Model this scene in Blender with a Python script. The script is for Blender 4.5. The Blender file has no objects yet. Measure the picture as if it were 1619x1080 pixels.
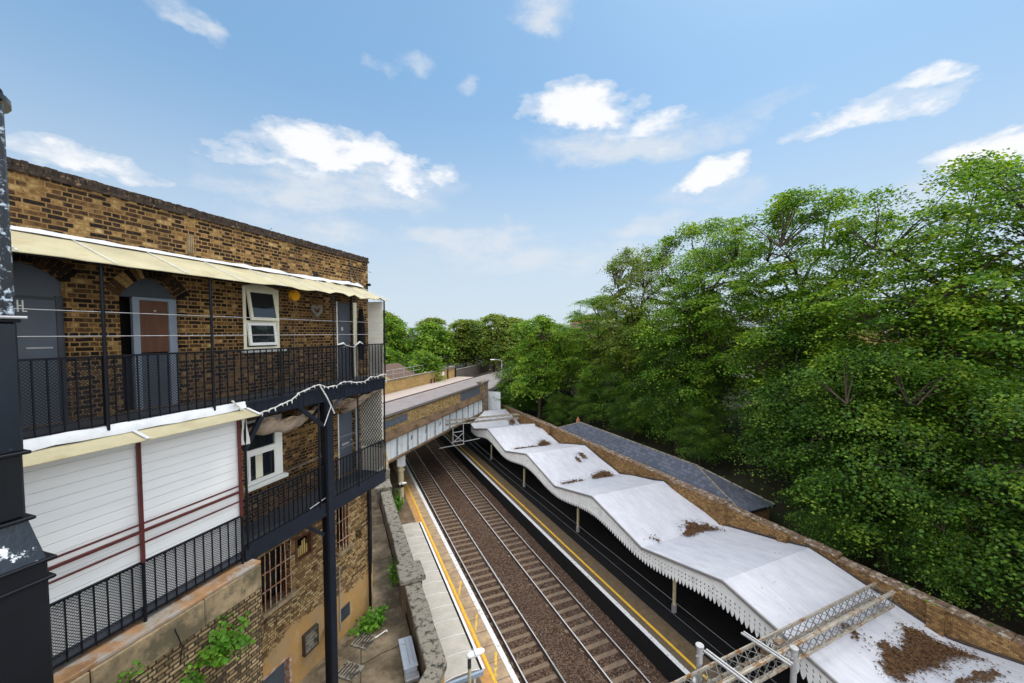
import bpy, bmesh, math, random
import numpy as np
from mathutils import Vector, Matrix
random.seed(7); rng = np.random.default_rng(11)
C = bpy.context.scene.collection
PI = math.pi
TH = math.radians(24.08)      # railway runs this far left of straight ahead
PH = math.radians(17.29)      # the flats run this far right of straight ahead
# two building frames: F = (outward from facade, along facade, height), R = (across the tracks, along the tracks, height)
FROT, RROT = -PH, TH
def fr(rot, p):
    c, s = math.cos(rot), math.sin(rot)
    return Vector((p[0]*c - p[1]*s, p[0]*s + p[1]*c, p[2]))
# ------------------------------------------------------------------ scene objects
ORG = {}
def tag(o, label=None, cat=None, group=None, kind=None):
    if label: o['label'] = label
    if cat: o['category'] = cat
    if group: o['group'] = group
    if kind: o['kind'] = kind
    return o
def root(name, rot, org, label, cat, group=None):
    o = bpy.data.objects.new(name, None); C.objects.link(o)
    o.empty_display_size = 0.2
    o.location = fr(rot, org); o.rotation_euler = (0, 0, rot)
    ORG[o.name] = (rot, Vector(org))
    return tag(o, label, cat, group)
class MB:
    def __init__(s): s.v = []; s.f = []; s.sm = []
    def add(s, vs, fs, smooth=False):
        n = len(s.v); s.v += [tuple(p) for p in vs]
        s.f += [tuple(i+n for i in f) for f in fs]; s.sm += [smooth]*len(fs); return s
    def box(s, x0, x1, y0, y1, z0, z1):
        x0, x1 = min(x0, x1), max(x0, x1); y0, y1 = min(y0, y1), max(y0, y1); z0, z1 = min(z0, z1), max(z0, z1)
        return s.add([(x0,y0,z0),(x1,y0,z0),(x1,y1,z0),(x0,y1,z0),(x0,y0,z1),(x1,y0,z1),(x1,y1,z1),(x0,y1,z1)],
              [(0,3,2,1),(4,5,6,7),(0,1,5,4),(1,2,6,5),(2,3,7,6),(3,0,4,7)])
    def bbox(s, x0, x1, y0, y1, z0, z1, b=0.01):      # box with chamfered vertical and top edges
        x0, x1 = min(x0, x1), max(x0, x1); y0, y1 = min(y0, y1), max(y0, y1); z0, z1 = min(z0, z1), max(z0, z1)
        b = min(b, (x1-x0)/3, (y1-y0)/3, (z1-z0)/3)
        def ring(i, z): return [(x0+i+b,y0+i,z),(x1-i-b,y0+i,z),(x1-i,y0+i+b,z),(x1-i,y1-i-b,z),(x1-i-b,y1-i,z),(x0+i+b,y1-i,z),(x0+i,y1-i-b,z),(x0+i,y0+i+b,z)]
        vs = ring(b,z0)+ring(0,z0+b)+ring(0,z1-b)+ring(b,z1); fs = [tuple(range(7,-1,-1)), tuple(range(24,32))]
        for r in range(3):
            for k in range(8): fs.append((r*8+k, r*8+(k+1)%8, r*8+8+(k+1)%8, r*8+8+k))
        return s.add(vs, fs)
    def quad(s, a, b, c, d): return s.add([a,b,c,d], [(0,1,2,3)])
    def bar(s, a, b, w, h=None, up=(0,0,1)):           # square section bar from a to b
        a, b = Vector(a), Vector(b); d = (b-a).normalized(); h = h or w
        u = Vector(up)
        if abs(d.dot(u)) > 0.97: u = Vector((1,0,0))
        x = d.cross(u).normalized(); y = x.cross(d).normalized(); vs = []
        for p in (a, b):
            for i, j in ((-1,-1),(1,-1),(1,1),(-1,1)): vs.append(p + x*w/2*i + y*h/2*j)
        return s.add(vs, [(0,1,2,3),(7,6,5,4),(0,4,5,1),(1,5,6,2),(2,6,7,3),(3,7,4,0)])
    def tube(s, pts, r, n=8, cap=True):
        pts = [Vector(p) for p in pts]; k = len(pts); rs = r if isinstance(r, (list, tuple)) else [r]*k
        vs = []; fs = []; px = None
        for i, p in enumerate(pts):
            d = (pts[min(i+1,k-1)] - pts[max(i-1,0)]).normalized()
            if px is None:
                u = Vector((0,0,1)) if abs(d.z) < .9 else Vector((1,0,0)); px = d.cross(u).normalized()
            else: px = (px - d*px.dot(d)).normalized()
            py = d.cross(px)
            for j in range(n):
                a = 2*PI*j/n; vs.append(p + (px*math.cos(a)+py*math.sin(a))*rs[i])
        for i in range(k-1):
            for j in range(n): fs.append((i*n+j, i*n+(j+1)%n, (i+1)*n+(j+1)%n, (i+1)*n+j))
        s.add(vs, fs, True)
        if cap: s.add(vs[:n], [tuple(range(n-1,-1,-1))]); s.add(vs[-n:], [tuple(range(n))])
        return s
    def disc(s, c, ax, r, t, n=20):                     # short cylinder centred at c along axis ax
        a = Vector(ax).normalized()*t/2; return s.tube([Vector(c)-a, Vector(c)+a], r, n)
    def prism(s, poly, d0, d1, axis):                   # poly extruded along axis 0/1/2
        def P(p, d):
            return {0:(d,p[0],p[1]), 1:(p[0],d,p[1]), 2:(p[0],p[1],d)}[axis]
        n = len(poly); vs = [P(p,d0) for p in poly]+[P(p,d1) for p in poly]
        return s.add(vs, [tuple(range(n-1,-1,-1)), tuple(range(n,2*n))]+[(i,(i+1)%n,n+(i+1)%n,n+i) for i in range(n)])
    def grid(s, rows, smooth=True, close=False):        # rows of equal length
        m = len(rows[0]); vs = [p for r in rows for p in r]
        return s.add(vs, [(i*m+j, i*m+j+1, (i+1)*m+j+1, (i+1)*m+j) for i in range(len(rows)-1) for j in range(m-1)], smooth)
    def build(s, name, mat, parent=None, rot=0, org=(0,0,0), fix=True):
        if parent is not None: rot, org = ORG[parent.name]
        me = bpy.data.meshes.new(name); o3 = Vector(org)
        me.from_pydata([tuple(Vector(p)-o3) for p in s.v], [], s.f); me.update()
        me.polygons.foreach_set('use_smooth', s.sm)
        if fix and len(s.f) < 20000:
            bm = bmesh.new(); bm.from_mesh(me); bmesh.ops.recalc_face_normals(bm, faces=bm.faces); bm.to_mesh(me); bm.free()
        me.materials.append(mat); o = bpy.data.objects.new(name, me); C.objects.link(o)
        ORG[o.name] = (rot, o3)
        if parent is not None: o.parent = parent
        else: o.location = fr(rot, org); o.rotation_euler = (0,0,rot)
        return o
def dup(o, loc=None, rotz=None, scale=None, parent=None):
    c = o.copy(); C.objects.link(c); c.parent = parent
    if loc is not None: c.location = loc
    if rotz is not None: c.rotation_euler = (0,0,rotz)
    if scale is not None: c.scale = scale
    for ch in list(o.children): dup(ch, parent=c)
    return c
# ------------------------------------------------------------------ materials
class NT:
    def __init__(s, name):
        s.m = bpy.data.materials.new(name); s.m.use_nodes = True; s.t = s.m.node_tree; s.t.nodes.clear()
    def n(s, ty, **kw):
        nd = s.t.nodes.new(ty)
        for k, v in kw.items():
            if k.startswith('i_'):
                key = k[2:]; key = int(key) if key.isdigit() else key.replace('_',' ')
                if hasattr(v, 'links') or isinstance(v, bpy.types.NodeSocket): s.t.links.new(v, nd.inputs[key])
                else: nd.inputs[key].default_value = v
            else: setattr(nd, k, v)
        return nd
    def math(s, op, a, b=0.5, c=None, clamp=False):
        nd = s.n('ShaderNodeMath', operation=op, i_0=a, i_1=b); nd.use_clamp = clamp
        if c is not None: nd.inputs[2].default_value = c
        return nd.outputs[0]
    def mix(s, f, a, b, ty='MIX'):
        nd = s.n('ShaderNodeMixRGB', blend_type=ty, i_0=f)
        for i, v in ((1,a),(2,b)):
            if isinstance(v, bpy.types.NodeSocket): s.t.links.new(v, nd.inputs[i])
            else: nd.inputs[i].default_value = (*v[:3], 1)
        return nd.outputs[0]
    def ramp(s, f, stops, interp='LINEAR'):
        nd = s.n('ShaderNodeValToRGB'); s.t.links.new(f, nd.inputs[0]); cr = nd.color_ramp; cr.interpolation = interp
        while len(cr.elements) < len(stops): cr.elements.new(0.5)
        for e, (p, c) in zip(cr.elements, stops): e.position = p; e.color = (*c[:3],1) if not isinstance(c,(int,float)) else (c,c,c,1)
        return nd.outputs[0]
    def noise(s, v, sc, det=4, rough=.6, out=0):
        return s.n('ShaderNodeTexNoise', i_Vector=v, i_Scale=sc, i_Detail=det, i_Roughness=rough).outputs[out]
    def obj(s): return s.n('ShaderNodeTexCoord').outputs['Object']
    def map(s, v, scale=(1,1,1), loc=(0,0,0), rot=(0,0,0)):
        return s.n('ShaderNodeMapping', i_Vector=v, i_Scale=scale, i_Location=loc, i_Rotation=rot).outputs[0]
    def fin(s, col, rough=.8, metal=0, bump=None, bs=.3, bd=.02, spec=.3, **kw):
        p = s.n('ShaderNodeBsdfPrincipled')
        for k, v in (('Base Color', col), ('Roughness', rough), ('Metallic', metal)):
            if isinstance(v, bpy.types.NodeSocket): s.t.links.new(v, p.inputs[k])
            else: p.inputs[k].default_value = (*v[:3],1) if k == 'Base Color' else v
        p.inputs['Specular IOR Level'].default_value = spec
        if bump is not None:
            b = s.n('ShaderNodeBump', i_Strength=bs, i_Distance=bd, i_Height=bump); s.t.links.new(b.outputs[0], p.inputs['Normal'])
        o = s.n('ShaderNodeOutputMaterial'); s.t.links.new(p.outputs[0], o.inputs[0]); s.p = p; return s.m
def mat(name, col, rough=.75, var=.25, sc=3, metal=0, bump=.15, dirt=None, dsc=1.2, dth=(.55,.7), spec=.3, stretch=(1,1,1)):
    t = NT(name); v = t.map(t.obj(), stretch); a = t.noise(v, sc, 6, .65)
    dk = tuple(c*(1-var) for c in col); lt = tuple(min(1, c*(1+var)) for c in col)
    c = t.ramp(a, [(.3, dk), (.7, lt)])
    if dirt is not None:
        d = t.ramp(t.noise(v, dsc, 8, .7), [(dth[0], 0), (dth[1], 1)]); c = t.mix(d, c, dirt)
    return t.fin(c, rough, metal, t.noise(v, sc*9, 4, .7) if bump else None, bump, .01, spec)
def swz(t, ax):      # wall coordinates: along (x+y), up
    o = t.obj(); s = t.n('ShaderNodeSeparateXYZ', i_0=o).outputs
    return t.n('ShaderNodeCombineXYZ', i_0=t.math('ADD', s[0], s[1]), i_1=s[2], i_2=0.0).outputs[0], o, s
def brickmat(name, stops, mortar, soot=.5, plaster=None, pz=0, msize=.011, w=.225, h=.075, soft=.55, wear=None, sootcol=(.03,.022,.016), lift=None):
    t = NT(name); v, o, sep = swz(t, 0)
    wob = t.mix(.022, v, t.noise(o, 9, 3, .6, 1), 'ADD')
    bn = t.n('ShaderNodeTexBrick', i_Vector=wob, i_Scale=1.0, offset=.5, squash=.5, squash_frequency=2)
    bn.inputs['Color1'].default_value = (0,0,0,1); bn.inputs['Color2'].default_value = (1,1,1,1); bn.inputs['Mortar'].default_value = (.5,.5,.5,1)
    bn.inputs['Mortar Size'].default_value = msize; bn.inputs['Mortar Smooth'].default_value = .25; bn.inputs['Bias'].default_value = 0
    bn.inputs['Brick Width'].default_value = w; bn.inputs['Row Height'].default_value = h
    tint = bn.outputs['Color']; fac = bn.outputs['Fac']
    big = t.noise(o, .8, 5, .65); fine = t.noise(o, 22, 5, .7)
    tv = t.math('ADD', t.math('MULTIPLY', tint, .62), t.math('MULTIPLY', t.math('ADD', big, t.math('MULTIPLY', t.noise(o, 11, 6, .75), 1.6)), .50))
    tv = t.math('SUBTRACT', tv, .46)
    if lift: tv = t.math('ADD', tv, t.math('MULTIPLY', t.math('GREATER_THAN', sep[2], lift), .045))
    bc = t.ramp(tv, stops)
    mo = t.mix(t.noise(o, 14, 4), tuple(c*.6 for c in mortar), tuple(min(1,c*1.35) for c in mortar))
    so = t.ramp(t.noise(t.map(o,(1,1,.7),(3,1,2)), .55, 7, .7), [(.42, 0), (.72, soot)])
    mo = t.mix(so, mo, sootcol)
    c = t.mix(fac, bc, mo); c = t.mix(t.math('MULTIPLY', so, .35), c, sootcol)
    c = t.mix(t.ramp(t.noise(o, 16, 5, .75), [(.58,0),(.70,.75)]), c, mo)
    hgt = t.math('ADD', t.math('MULTIPLY', t.math('SUBTRACT', 1.0, fac), .8), t.math('MULTIPLY', fine, .5))
    if plaster:
        pn = t.math('ADD', t.math('MULTIPLY', t.noise(o, .9, 6, .7), 2.2), t.math('MULTIPLY', sep[2], -1.0))
        pm = t.ramp(t.math('ADD', pn, pz), [(.47, 0), (.52, 1)])
        pc = t.ramp(t.noise(t.map(o,(1,1,.5)), 1.7, 8, .72), plaster)
        c = t.mix(pm, c, pc); hgt = t.mix(pm, hgt, t.math('ADD', fine, .6))
    if wear:
        c = t.mix(t.ramp(t.noise(t.map(o,(1,1,.8),(9,4,2)), 1.3, 8, .75), [(.55,0),(.66,.85)]), c, wear)
    return t.fin(c, .92, 0, hgt, .7, .015, .15)
BR = [(.15,(.010,.008,.007)),(.36,(.020,.013,.010)),(.48,(.045,.025,.014)),(.60,(.085,.045,.020)),(.71,(.17,.092,.034)),(.81,(.32,.20,.075)),(.97,(.50,.37,.18))]
M = {}
M['brick'] = brickmat('london_stock_brick', BR, (.31,.185,.07), .65, msize=.0105, w=.235, h=.077, lift=10.75)
M['brick_low'] = brickmat('weathered_lower_brick', [(.15,(.06,.035,.02)),(.35,(.18,.105,.045)),(.5,(.34,.205,.085)),(.7,(.46,.31,.14)),(.9,(.56,.43,.24))], (.13,.09,.05), .45,
    plaster=[(.25,(.20,.14,.085)),(.42,(.36,.25,.13)),(.56,(.44,.25,.085)),(.66,(.44,.33,.20)),(.8,(.33,.25,.16))], pz=.85)
M['brick_base'] = brickmat('mossy_base_brick', [(.15,(.06,.045,.03)),(.4,(.19,.13,.065)),(.6,(.33,.23,.12)),(.9,(.48,.37,.22))], (.055,.042,.028), .5, msize=.014)
M['brick_back'] = brickmat('boundary_brick', [(.15,(.09,.045,.018)),(.4,(.19,.10,.038)),(.65,(.28,.155,.058)),(.95,(.40,.26,.11))], (.15,.10,.055), 1.0, sootcol=(.045,.03,.018))
M['brick_bridge'] = brickmat('bridge_parapet_brick', [(.2,(.10,.05,.02)),(.4,(.27,.16,.06)),(.6,(.42,.27,.10)),(.85,(.56,.40,.18))], (.34,.25,.13), .75, sootcol=(.06,.04,.022))
M['brick_far'] = brickmat('yellow_parapet_brick', [(.2,(.22,.12,.04)),(.5,(.46,.28,.09)),(.85,(.58,.40,.16))], (.42,.30,.15), .25)
M['brick_dark'] = brickmat('dark_street_brick', [(.2,(.10,.075,.06)),(.85,(.2,.16,.13))], (.17,.15,.13), .3)
M['coping'] = mat('lichen_coping_stone', (.27,.24,.19), .95, .5, 6, bump=.8, dirt=(.035,.033,.03), dsc=6, dth=(.46,.60))
M['stone'] = mat('stained_band_stone', (.29,.215,.125), .93, .4, 2.2, bump=.5, dirt=(.11,.09,.055), dsc=2.0, dth=(.46,.62))
M['stone_orange'] = mat('coping_render', (.32,.18,.09), .93, .35, 3, bump=.5, dirt=(.33,.30,.26), dsc=2.4, dth=(.46,.56))
M['coping_black'] = mat('blackened_coping', (.05,.040,.033), .95, .4, 5, bump=.6, dirt=(.16,.11,.07), dsc=3, dth=(.58,.66))
M['coping_red'] = mat('worn_coping_brick', (.16,.105,.07), .95, .6, 5, bump=.9, dirt=(.40,.34,.27), dsc=4, dth=(.52,.60))
M['coping_dark'] = mat('sooty_parapet_coping', (.04,.028,.021), .95, .6, 12, bump=.9, dirt=(.25,.16,.09), dsc=13, dth=(.56,.66))
M['paving'] = mat('alley_concrete', (.24,.185,.12), .95, .3, 1.2, bump=.4, dirt=(.085,.064,.04), dsc=.9, dth=(.38,.58))  # dirty concrete, its base tone lowered to take in the alley's shading
M['alley_render'] = mat('stained_alley_render', (.17,.115,.07), .95, .4, 1.3, bump=.4, dirt=(.06,.045,.03), dsc=1.1, dth=(.42,.6))
M['black'] = mat('black_gloss_paint', (.004,.005,.009), .5, .3, 6, bump=.08, spec=.25)
M['navy'] = mat('blue_black_beam_paint', (.009,.012,.021), .42, .35, 5, bump=.12, dirt=(.04,.05,.068), dsc=4, dth=(.62,.75), spec=.45)
M['flue'] = mat('flaking_black_duct_paint', (.005,.008,.014), .3, .3, 4, bump=.2, dirt=(.50,.58,.66), dsc=16, dth=(.53,.61), spec=.6)
M['flue_low'] = mat('black_duct_paint', (.006,.007,.010), .35, .35, 2, bump=.1, spec=.5)
M['flue_mid'] = mat('scuffed_duct_paint', (.006,.010,.018), .33, .35, 2, bump=.12, dirt=(.25,.3,.36), dsc=6, dth=(.66,.72), spec=.55)
M['shoulder'] = mat('worn_duct_shoulder_paint', (.012,.02,.032), .3, .3, 3, bump=.3, dirt=(.75,.78,.8), dsc=7, dth=(.56,.6), spec=.6)
M['cream'] = mat('cream_canopy_sheet', (.46,.41,.26), .55, .14, 1.5, bump=.15, dirt=(.36,.30,.17), dsc=2.2, dth=(.50,.72))
M['white'] = mat('white_paint', (.80,.80,.79), .5, .07, 2, bump=.06, dirt=(.55,.54,.50), dsc=2, dth=(.6,.75))
M['upvc'] = mat('white_plastic_frame', (.80,.79,.74), .35, .04, 2, bump=0, spec=.5)
M['upvc_cream'] = mat('cream_plastic_frame', (.76,.72,.55), .35, .05, 2, bump=0, spec=.5)
M['flash'] = mat('white_flashing', (.62,.63,.65), .6, .12, 4, bump=.4, dirt=(.3,.29,.27), dsc=6, dth=(.62,.72))
M['greydoor'] = mat('slate_grey_door_paint', (.085,.098,.120), .45, .12, 2, bump=.05)
M['greydark'] = mat('dark_grey_panel_paint', (.05,.057,.068), .5, .15, 2, bump=.05)
M['greylight'] = mat('pale_grey_frame_paint', (.22,.26,.31), .5, .12, 2, bump=.05)
M['brown'] = mat('brown_door_veneer', (.105,.045,.025), .45, .2, 3, bump=.05, stretch=(1,4,.6))
M['void'] = mat('unlit_and_black_parts', (.012,.011,.010), .9, .2, 3, bump=0)  # near black, for the unlit rooms and for other black parts
M['redpole'] = mat('maroon_metal_paint', (.095,.022,.020), .45, .25, 6, bump=.1)
M['rust'] = mat('rusty_bar_iron', (.40,.21,.12), .85, .4, 12, bump=.5, dirt=(.50,.43,.36), dsc=9, dth=(.5,.6))
M['galv'] = mat('galvanised_steel', (.40,.40,.41), .5, .2, 8, metal=.35, bump=.1)
M['galv_rust'] = mat('rusting_gantry_steel', (.34,.31,.26), .7, .25, 5, metal=.2, bump=.25, dirt=(.22,.11,.035), dsc=4, dth=(.52,.6))
M['galv_dark'] = mat('dull_gantry_lacing', (.16,.155,.145), .65, .3, 7, metal=.2, bump=.1)
M['wire'] = mat('wire_steel', (.13,.13,.13), .6, .1, 5, metal=.3, bump=0)
M['glassy'] = None
M['orange'] = mat('amber_lamp_plastic', (.92,.44,.03), .35, .15, 20, bump=.1)
M['wicker'] = mat('grey_wicker', (.27,.25,.22), .85, .5, 60, bump=.9)
M['cloth'] = mat('brown_tarpaulin', (.47,.37,.28), .8, .3, 2.2, bump=.4, dirt=(.16,.10,.06), dsc=2.5, dth=(.5,.62))
M['rope'] = mat('white_cloth_rope', (.58,.57,.54), .9, .15, 30, bump=.7)
M['coat'] = mat('black_coat_cloth', (.010,.010,.012), .95, .3, 8, bump=.5)
M['green_pipe'] = mat('green_black_pipe_paint', (.02,.045,.035), .4, .3, 6, bump=.1)
M['metalbox'] = mat('pale_blue_metal_case', (.50,.55,.62), .45, .12, 3, bump=.1, dirt=(.25,.24,.22), dsc=4, dth=(.6,.7))
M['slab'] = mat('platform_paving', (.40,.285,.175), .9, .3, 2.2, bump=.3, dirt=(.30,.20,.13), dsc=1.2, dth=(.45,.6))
M['slab_r'] = mat('shaded_platform_paving', (.145,.10,.056), .9, .35, 2.5, bump=.3, dirt=(.13,.10,.07), dsc=1.4, dth=(.45,.6))  # platform paving with the canopy's shade put into its colour
M['tactile'] = mat('ochre_platform_band', (.50,.26,.09), .9, .25, 4, bump=.3, dirt=(.33,.20,.11), dsc=3, dth=(.55,.65))
M['plat_brown'] = mat('brown_platform_tarmac', (.15,.105,.065), .95, .35, 2, bump=.4, dirt=(.22,.17,.11), dsc=2, dth=(.55,.65))
M['blacktop'] = mat('shade_black_tarmac', (.010,.010,.011), .9, .3, 3, bump=.3)  # dark tarmac, made blacker to hold the shade under the canopy
M['edge'] = mat('white_platform_edge_paint', (.70,.70,.70), .8, .12, 6, bump=.3, dirt=(.36,.33,.29), dsc=6, dth=(.54,.62))
M['yellow'] = mat('yellow_line_paint', (.78,.46,.035), .8, .12, 5, bump=.3, dirt=(.50,.30,.07), dsc=8, dth=(.56,.64))
M['plat_face'] = mat('platform_wall_brick', (.075,.06,.05), .95, .4, 6, bump=.6)
M['shelter'] = mat('beige_shelter_sheet', (.45,.41,.35), .7, .13, 1.4, bump=.1, dirt=(.37,.33,.28), dsc=1.3, dth=(.5,.7))
M['bluebeam'] = mat('pale_blue_beam_paint', (.30,.37,.47), .6, .15, 3, bump=.1)
M['stain_blue'] = mat('blue_grey_paint_patch', (.085,.095,.115), .75, .3, 3, bump=.2)
M['ledge'] = mat('rusty_bridge_ledge', (.135,.085,.048), .95, .4, 3, bump=.5, dirt=(.05,.035,.022), dsc=2, dth=(.5,.62), stretch=(1,.35,1))
M['girder'] = mat('white_bridge_girder_paint', (.74,.78,.81), .6, .1, 2, bump=.1, dirt=(.42,.42,.42), dsc=1.3, dth=(.56,.72), stretch=(1,1,.35))
M['girder_dark'] = mat('grey_girder_rib_paint', (.30,.33,.35), .7, .3, 4, bump=.2)  # ribs a darker grey than the girder plate
M['asphalt'] = mat('pale_asphalt', (.235,.205,.20), .95, .15, 5, bump=.3, dirt=(.19,.165,.16), dsc=.7, dth=(.45,.65))  # road surface, pale with slightly darker blotches
M['pavement'] = mat('pavement_slabs', (.40,.33,.285), .95, .15, 4, bump=.25)
M['kerb'] = mat('kerb_stone', (.16,.13,.12), .95, .2, 5, bump=.3)
M['soil'] = mat('leafy_soil', (.026,.020,.011), 1, .5, 1.5, bump=.8, dirt=(.020,.030,.009), dsc=.6, dth=(.45,.6))
M['deckunder'] = mat('dark_bridge_soffit', (.03,.028,.026), .95, .3, 2, bump=.2)  # near-black deck underside and cross girders
M['sleeper'] = mat('concrete_sleeper', (.205,.145,.098), .95, .35, 1.1, bump=.4, dirt=(.15,.08,.05), dsc=.9, dth=(.5,.66))
M['railside'] = mat('rusty_rail_web', (.06,.034,.024), .8, .3, 8, bump=.3)
M['railtop'] = mat('polished_rail_head', (.60,.58,.56), .38, .1, 5, metal=.25, bump=.05)
M['litter'] = mat('dead_leaf_litter', (.10,.052,.024), 1, .8, 16, bump=1, dirt=(.25,.135,.055), dsc=26, dth=(.58,.66))
M['gutter'] = mat('grey_gutter', (.20,.19,.185), .6, .2, 5, bump=.1)
M['valance'] = mat('white_valance_board', (.80,.80,.79), .6, .09, 2, bump=.08, dirt=(.44,.44,.42), dsc=1.8, dth=(.56,.75))
M['creampost'] = mat('cream_column_paint', (.60,.52,.34), .6, .12, 4, bump=.1)
M['render'] = mat('white_house_render', (.74,.73,.70), .85, .06, 2, bump=.1)
M['tile'] = mat('brown_roof_tile', (.12,.075,.055), .9, .3, 4, bump=.4)
M['pot'] = mat('terracotta_pot', (.34,.14,.075), .9, .25, 6, bump=.2)
M['timber'] = mat('yellow_barge_board', (.52,.37,.13), .8, .15, 4, bump=.1)
M['bark'] = mat('brown_bark', (.055,.040,.028), .95, .4, 5, bump=.9, stretch=(1,1,.25))
M['twig'] = mat('dead_twig', (.10,.075,.05), .95, .3, 8, bump=.2)
def _glass(name, col, rough):
    t = NT(name); m = t.fin(col, rough, 0, None, spec=.9); return m
M['glass'] = _glass('dark_window_glass', (.012,.015,.02), .03)
def _felt():
    t = NT('pale_roof_membrane'); o = t.obj()
    a = t.noise(t.map(o,(1,.35,1)), 2.2, 7, .7); c = t.ramp(a, [(.28,(.40,.40,.445)),(.5,(.49,.49,.53)),(.72,(.555,.555,.585))])
    st = t.ramp(t.noise(t.map(o,(9,.5,1)), 1.5, 5, .6), [(.48,0),(.72,.5)]); c = t.mix(st, c, (.37,.365,.385))
    sp = t.ramp(t.noise(o, 7, 3, .6), [(.685,0),(.70,1)]); c = t.mix(t.math('MULTIPLY', sp, t.ramp(t.noise(o,.5,2),[(.5,0),(.6,1)])), c, (.10,.075,.06))
    return t.fin(c, .62, 0, a, .25, .03, .3)
M['felt'] = _felt()
def _slate():
    t = NT('blue_grey_slate'); s = t.n('ShaderNodeSeparateXYZ', i_0=t.obj()).outputs
    v = t.n('ShaderNodeCombineXYZ', i_0=s[1], i_1=s[0], i_2=0.0).outputs[0]
    b = t.n('ShaderNodeTexBrick', i_Vector=v, i_Scale=1.0)
    b.inputs['Color1'].default_value=(.055,.062,.085,1); b.inputs['Color2'].default_value=(.105,.113,.145,1); b.inputs['Mortar'].default_value=(.04,.042,.05,1)
    b.inputs['Mortar Size'].default_value=.012; b.inputs['Brick Width'].default_value=.28; b.inputs['Row Height'].default_value=.2
    c = t.mix(t.ramp(t.noise(t.obj(),1.1,6,.7),[(.5,0),(.75,.6)]), b.outputs[0], (.05,.052,.06))
    return t.fin(c, .6, 0, t.math('SUBTRACT',1.0,b.outputs['Fac']), .4, .01, .3)
M['slate'] = _slate()
def _ballast():
    t = NT('brown_track_ballast'); o = t.obj()
    vo = t.n('ShaderNodeTexVoronoi', i_Vector=o, i_Scale=17.0); 
    c = t.ramp(t.n('ShaderNodeSeparateXYZ', i_0=vo.outputs['Color']).outputs[0], [(.1,(.036,.021,.014)),(.5,(.090,.053,.035)),(.9,(.17,.115,.08))])
    c = t.mix(t.ramp(t.noise(o,.5,5,.6),[(.4,0),(.7,.6)]), c, (.062,.038,.028))
    return t.fin(c, .95, 0, vo.outputs['Distance'], 1.0, .04, .15)
M['ballast'] = _ballast()
def _stones():
    t = NT('ballast_stones'); g = t.n('ShaderNodeNewGeometry').outputs['Random Per Island']
    return t.fin(t.ramp(g,[(.1,(.038,.023,.016)),(.6,(.115,.070,.048)),(.95,(.25,.185,.14))]), .95, spec=.15)
M['stones'] = _stones()
def _mesh(name, p, th, col):    # expanded metal: real holes
    t = NT(name); s = t.n('ShaderNodeSeparateXYZ', i_0=t.obj()).outputs
    a = t.math('ADD', s[1], t.math('MULTIPLY', s[2], 1.0)); b = t.math('SUBTRACT', s[1], s[2])
    def band(x): return t.math('ABSOLUTE', t.math('SUBTRACT', t.math('FRACT', t.math('DIVIDE', x, p)), .5))
    hole = t.math('LESS_THAN', t.math('MAXIMUM', band(a), band(b)), th)
    m = t.fin(col, .5); tr = t.n('ShaderNodeBsdfTransparent'); mx = t.n('ShaderNodeMixShader', i_0=hole)
    t.t.links.new(t.p.outputs[0], mx.inputs[1]); t.t.links.new(tr.outputs[0], mx.inputs[2])
    t.t.links.new(mx.outputs[0], [n for n in t.t.nodes if n.type=='OUTPUT_MATERIAL'][0].inputs[0]); return m
M['mesh'] = _mesh('perforated_railing_mesh', .044, .37, (.010,.012,.018))
def _boards(name, col, pitch):
    t = NT(name); s = t.n('ShaderNodeSeparateXYZ', i_0=t.obj()).outputs
    f = t.math('FRACT', t.math('DIVIDE', s[2], pitch)); g = t.ramp(f, [(0,0),(.06,1),(.94,1),(1,.0)])
    n = t.noise(t.map(t.obj(),(1,.25,2.5)), 2.0, 6, .65)
    c = t.ramp(n, [(.3, tuple(x*.90 for x in col)), (.7, col)]); c = t.mix(t.math('MULTIPLY', t.math('SUBTRACT',1.0,g), .28), c, (.45,.42,.38))
    return t.fin(c, .45, 0, t.math('ADD', g, t.math('MULTIPLY', f, -.35)), .5, .012, .35)
M['siding'] = _boards('white_plastic_boarding', (.84,.84,.83), .150)
M['screen'] = _boards('cream_plastic_boarding', (.78,.74,.64), .120)
def leafmat(name, stops, trans=.38):
    t = NT(name); g = t.n('ShaderNodeNewGeometry').outputs['Random Per Island']; o = t.obj()
    f = t.math('SUBTRACT', t.math('ADD', t.math('MULTIPLY', g, .38), t.math('MULTIPLY', t.noise(o, .5, 4, .65), 1.15)), .22)
    c = t.ramp(f, stops)
    p = t.n('ShaderNodeBsdfPrincipled', i_Roughness=.5); t.t.links.new(c, p.inputs['Base Color']); p.inputs['Specular IOR Level'].default_value = .25
    tr = t.n('ShaderNodeBsdfTranslucent'); t.t.links.new(t.mix(1.0, c, (2.0,1.9,.75), 'MULTIPLY'), tr.inputs[0])
    mx = t.n('ShaderNodeMixShader', i_0=trans); t.t.links.new(p.outputs[0], mx.inputs[1]); t.t.links.new(tr.outputs[0], mx.inputs[2])
    ou = t.n('ShaderNodeOutputMaterial'); t.t.links.new(mx.outputs[0], ou.inputs[0]); return t.m
M['leaf'] = leafmat('sycamore_leaves', [(.22,(.022,.064,.009)),(.45,(.062,.150,.014)),(.63,(.145,.255,.02)),(.83,(.30,.38,.038))])
M['leaf2'] = leafmat('olive_leaves', [(.25,(.045,.080,.014)),(.5,(.105,.165,.022)),(.7,(.19,.24,.04)),(.88,(.30,.32,.07))])
M['leaf3'] = leafmat('shade_leaves', [(.22,(.013,.038,.008)),(.48,(.036,.092,.011)),(.67,(.085,.165,.016)),(.87,(.19,.27,.028))])  # understory shade put into darker leaf tones
M['weed'] = leafmat('weed_leaves', [(.25,(.045,.13,.012)),(.55,(.10,.25,.02)),(.85,(.24,.42,.05))], .4)
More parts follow.
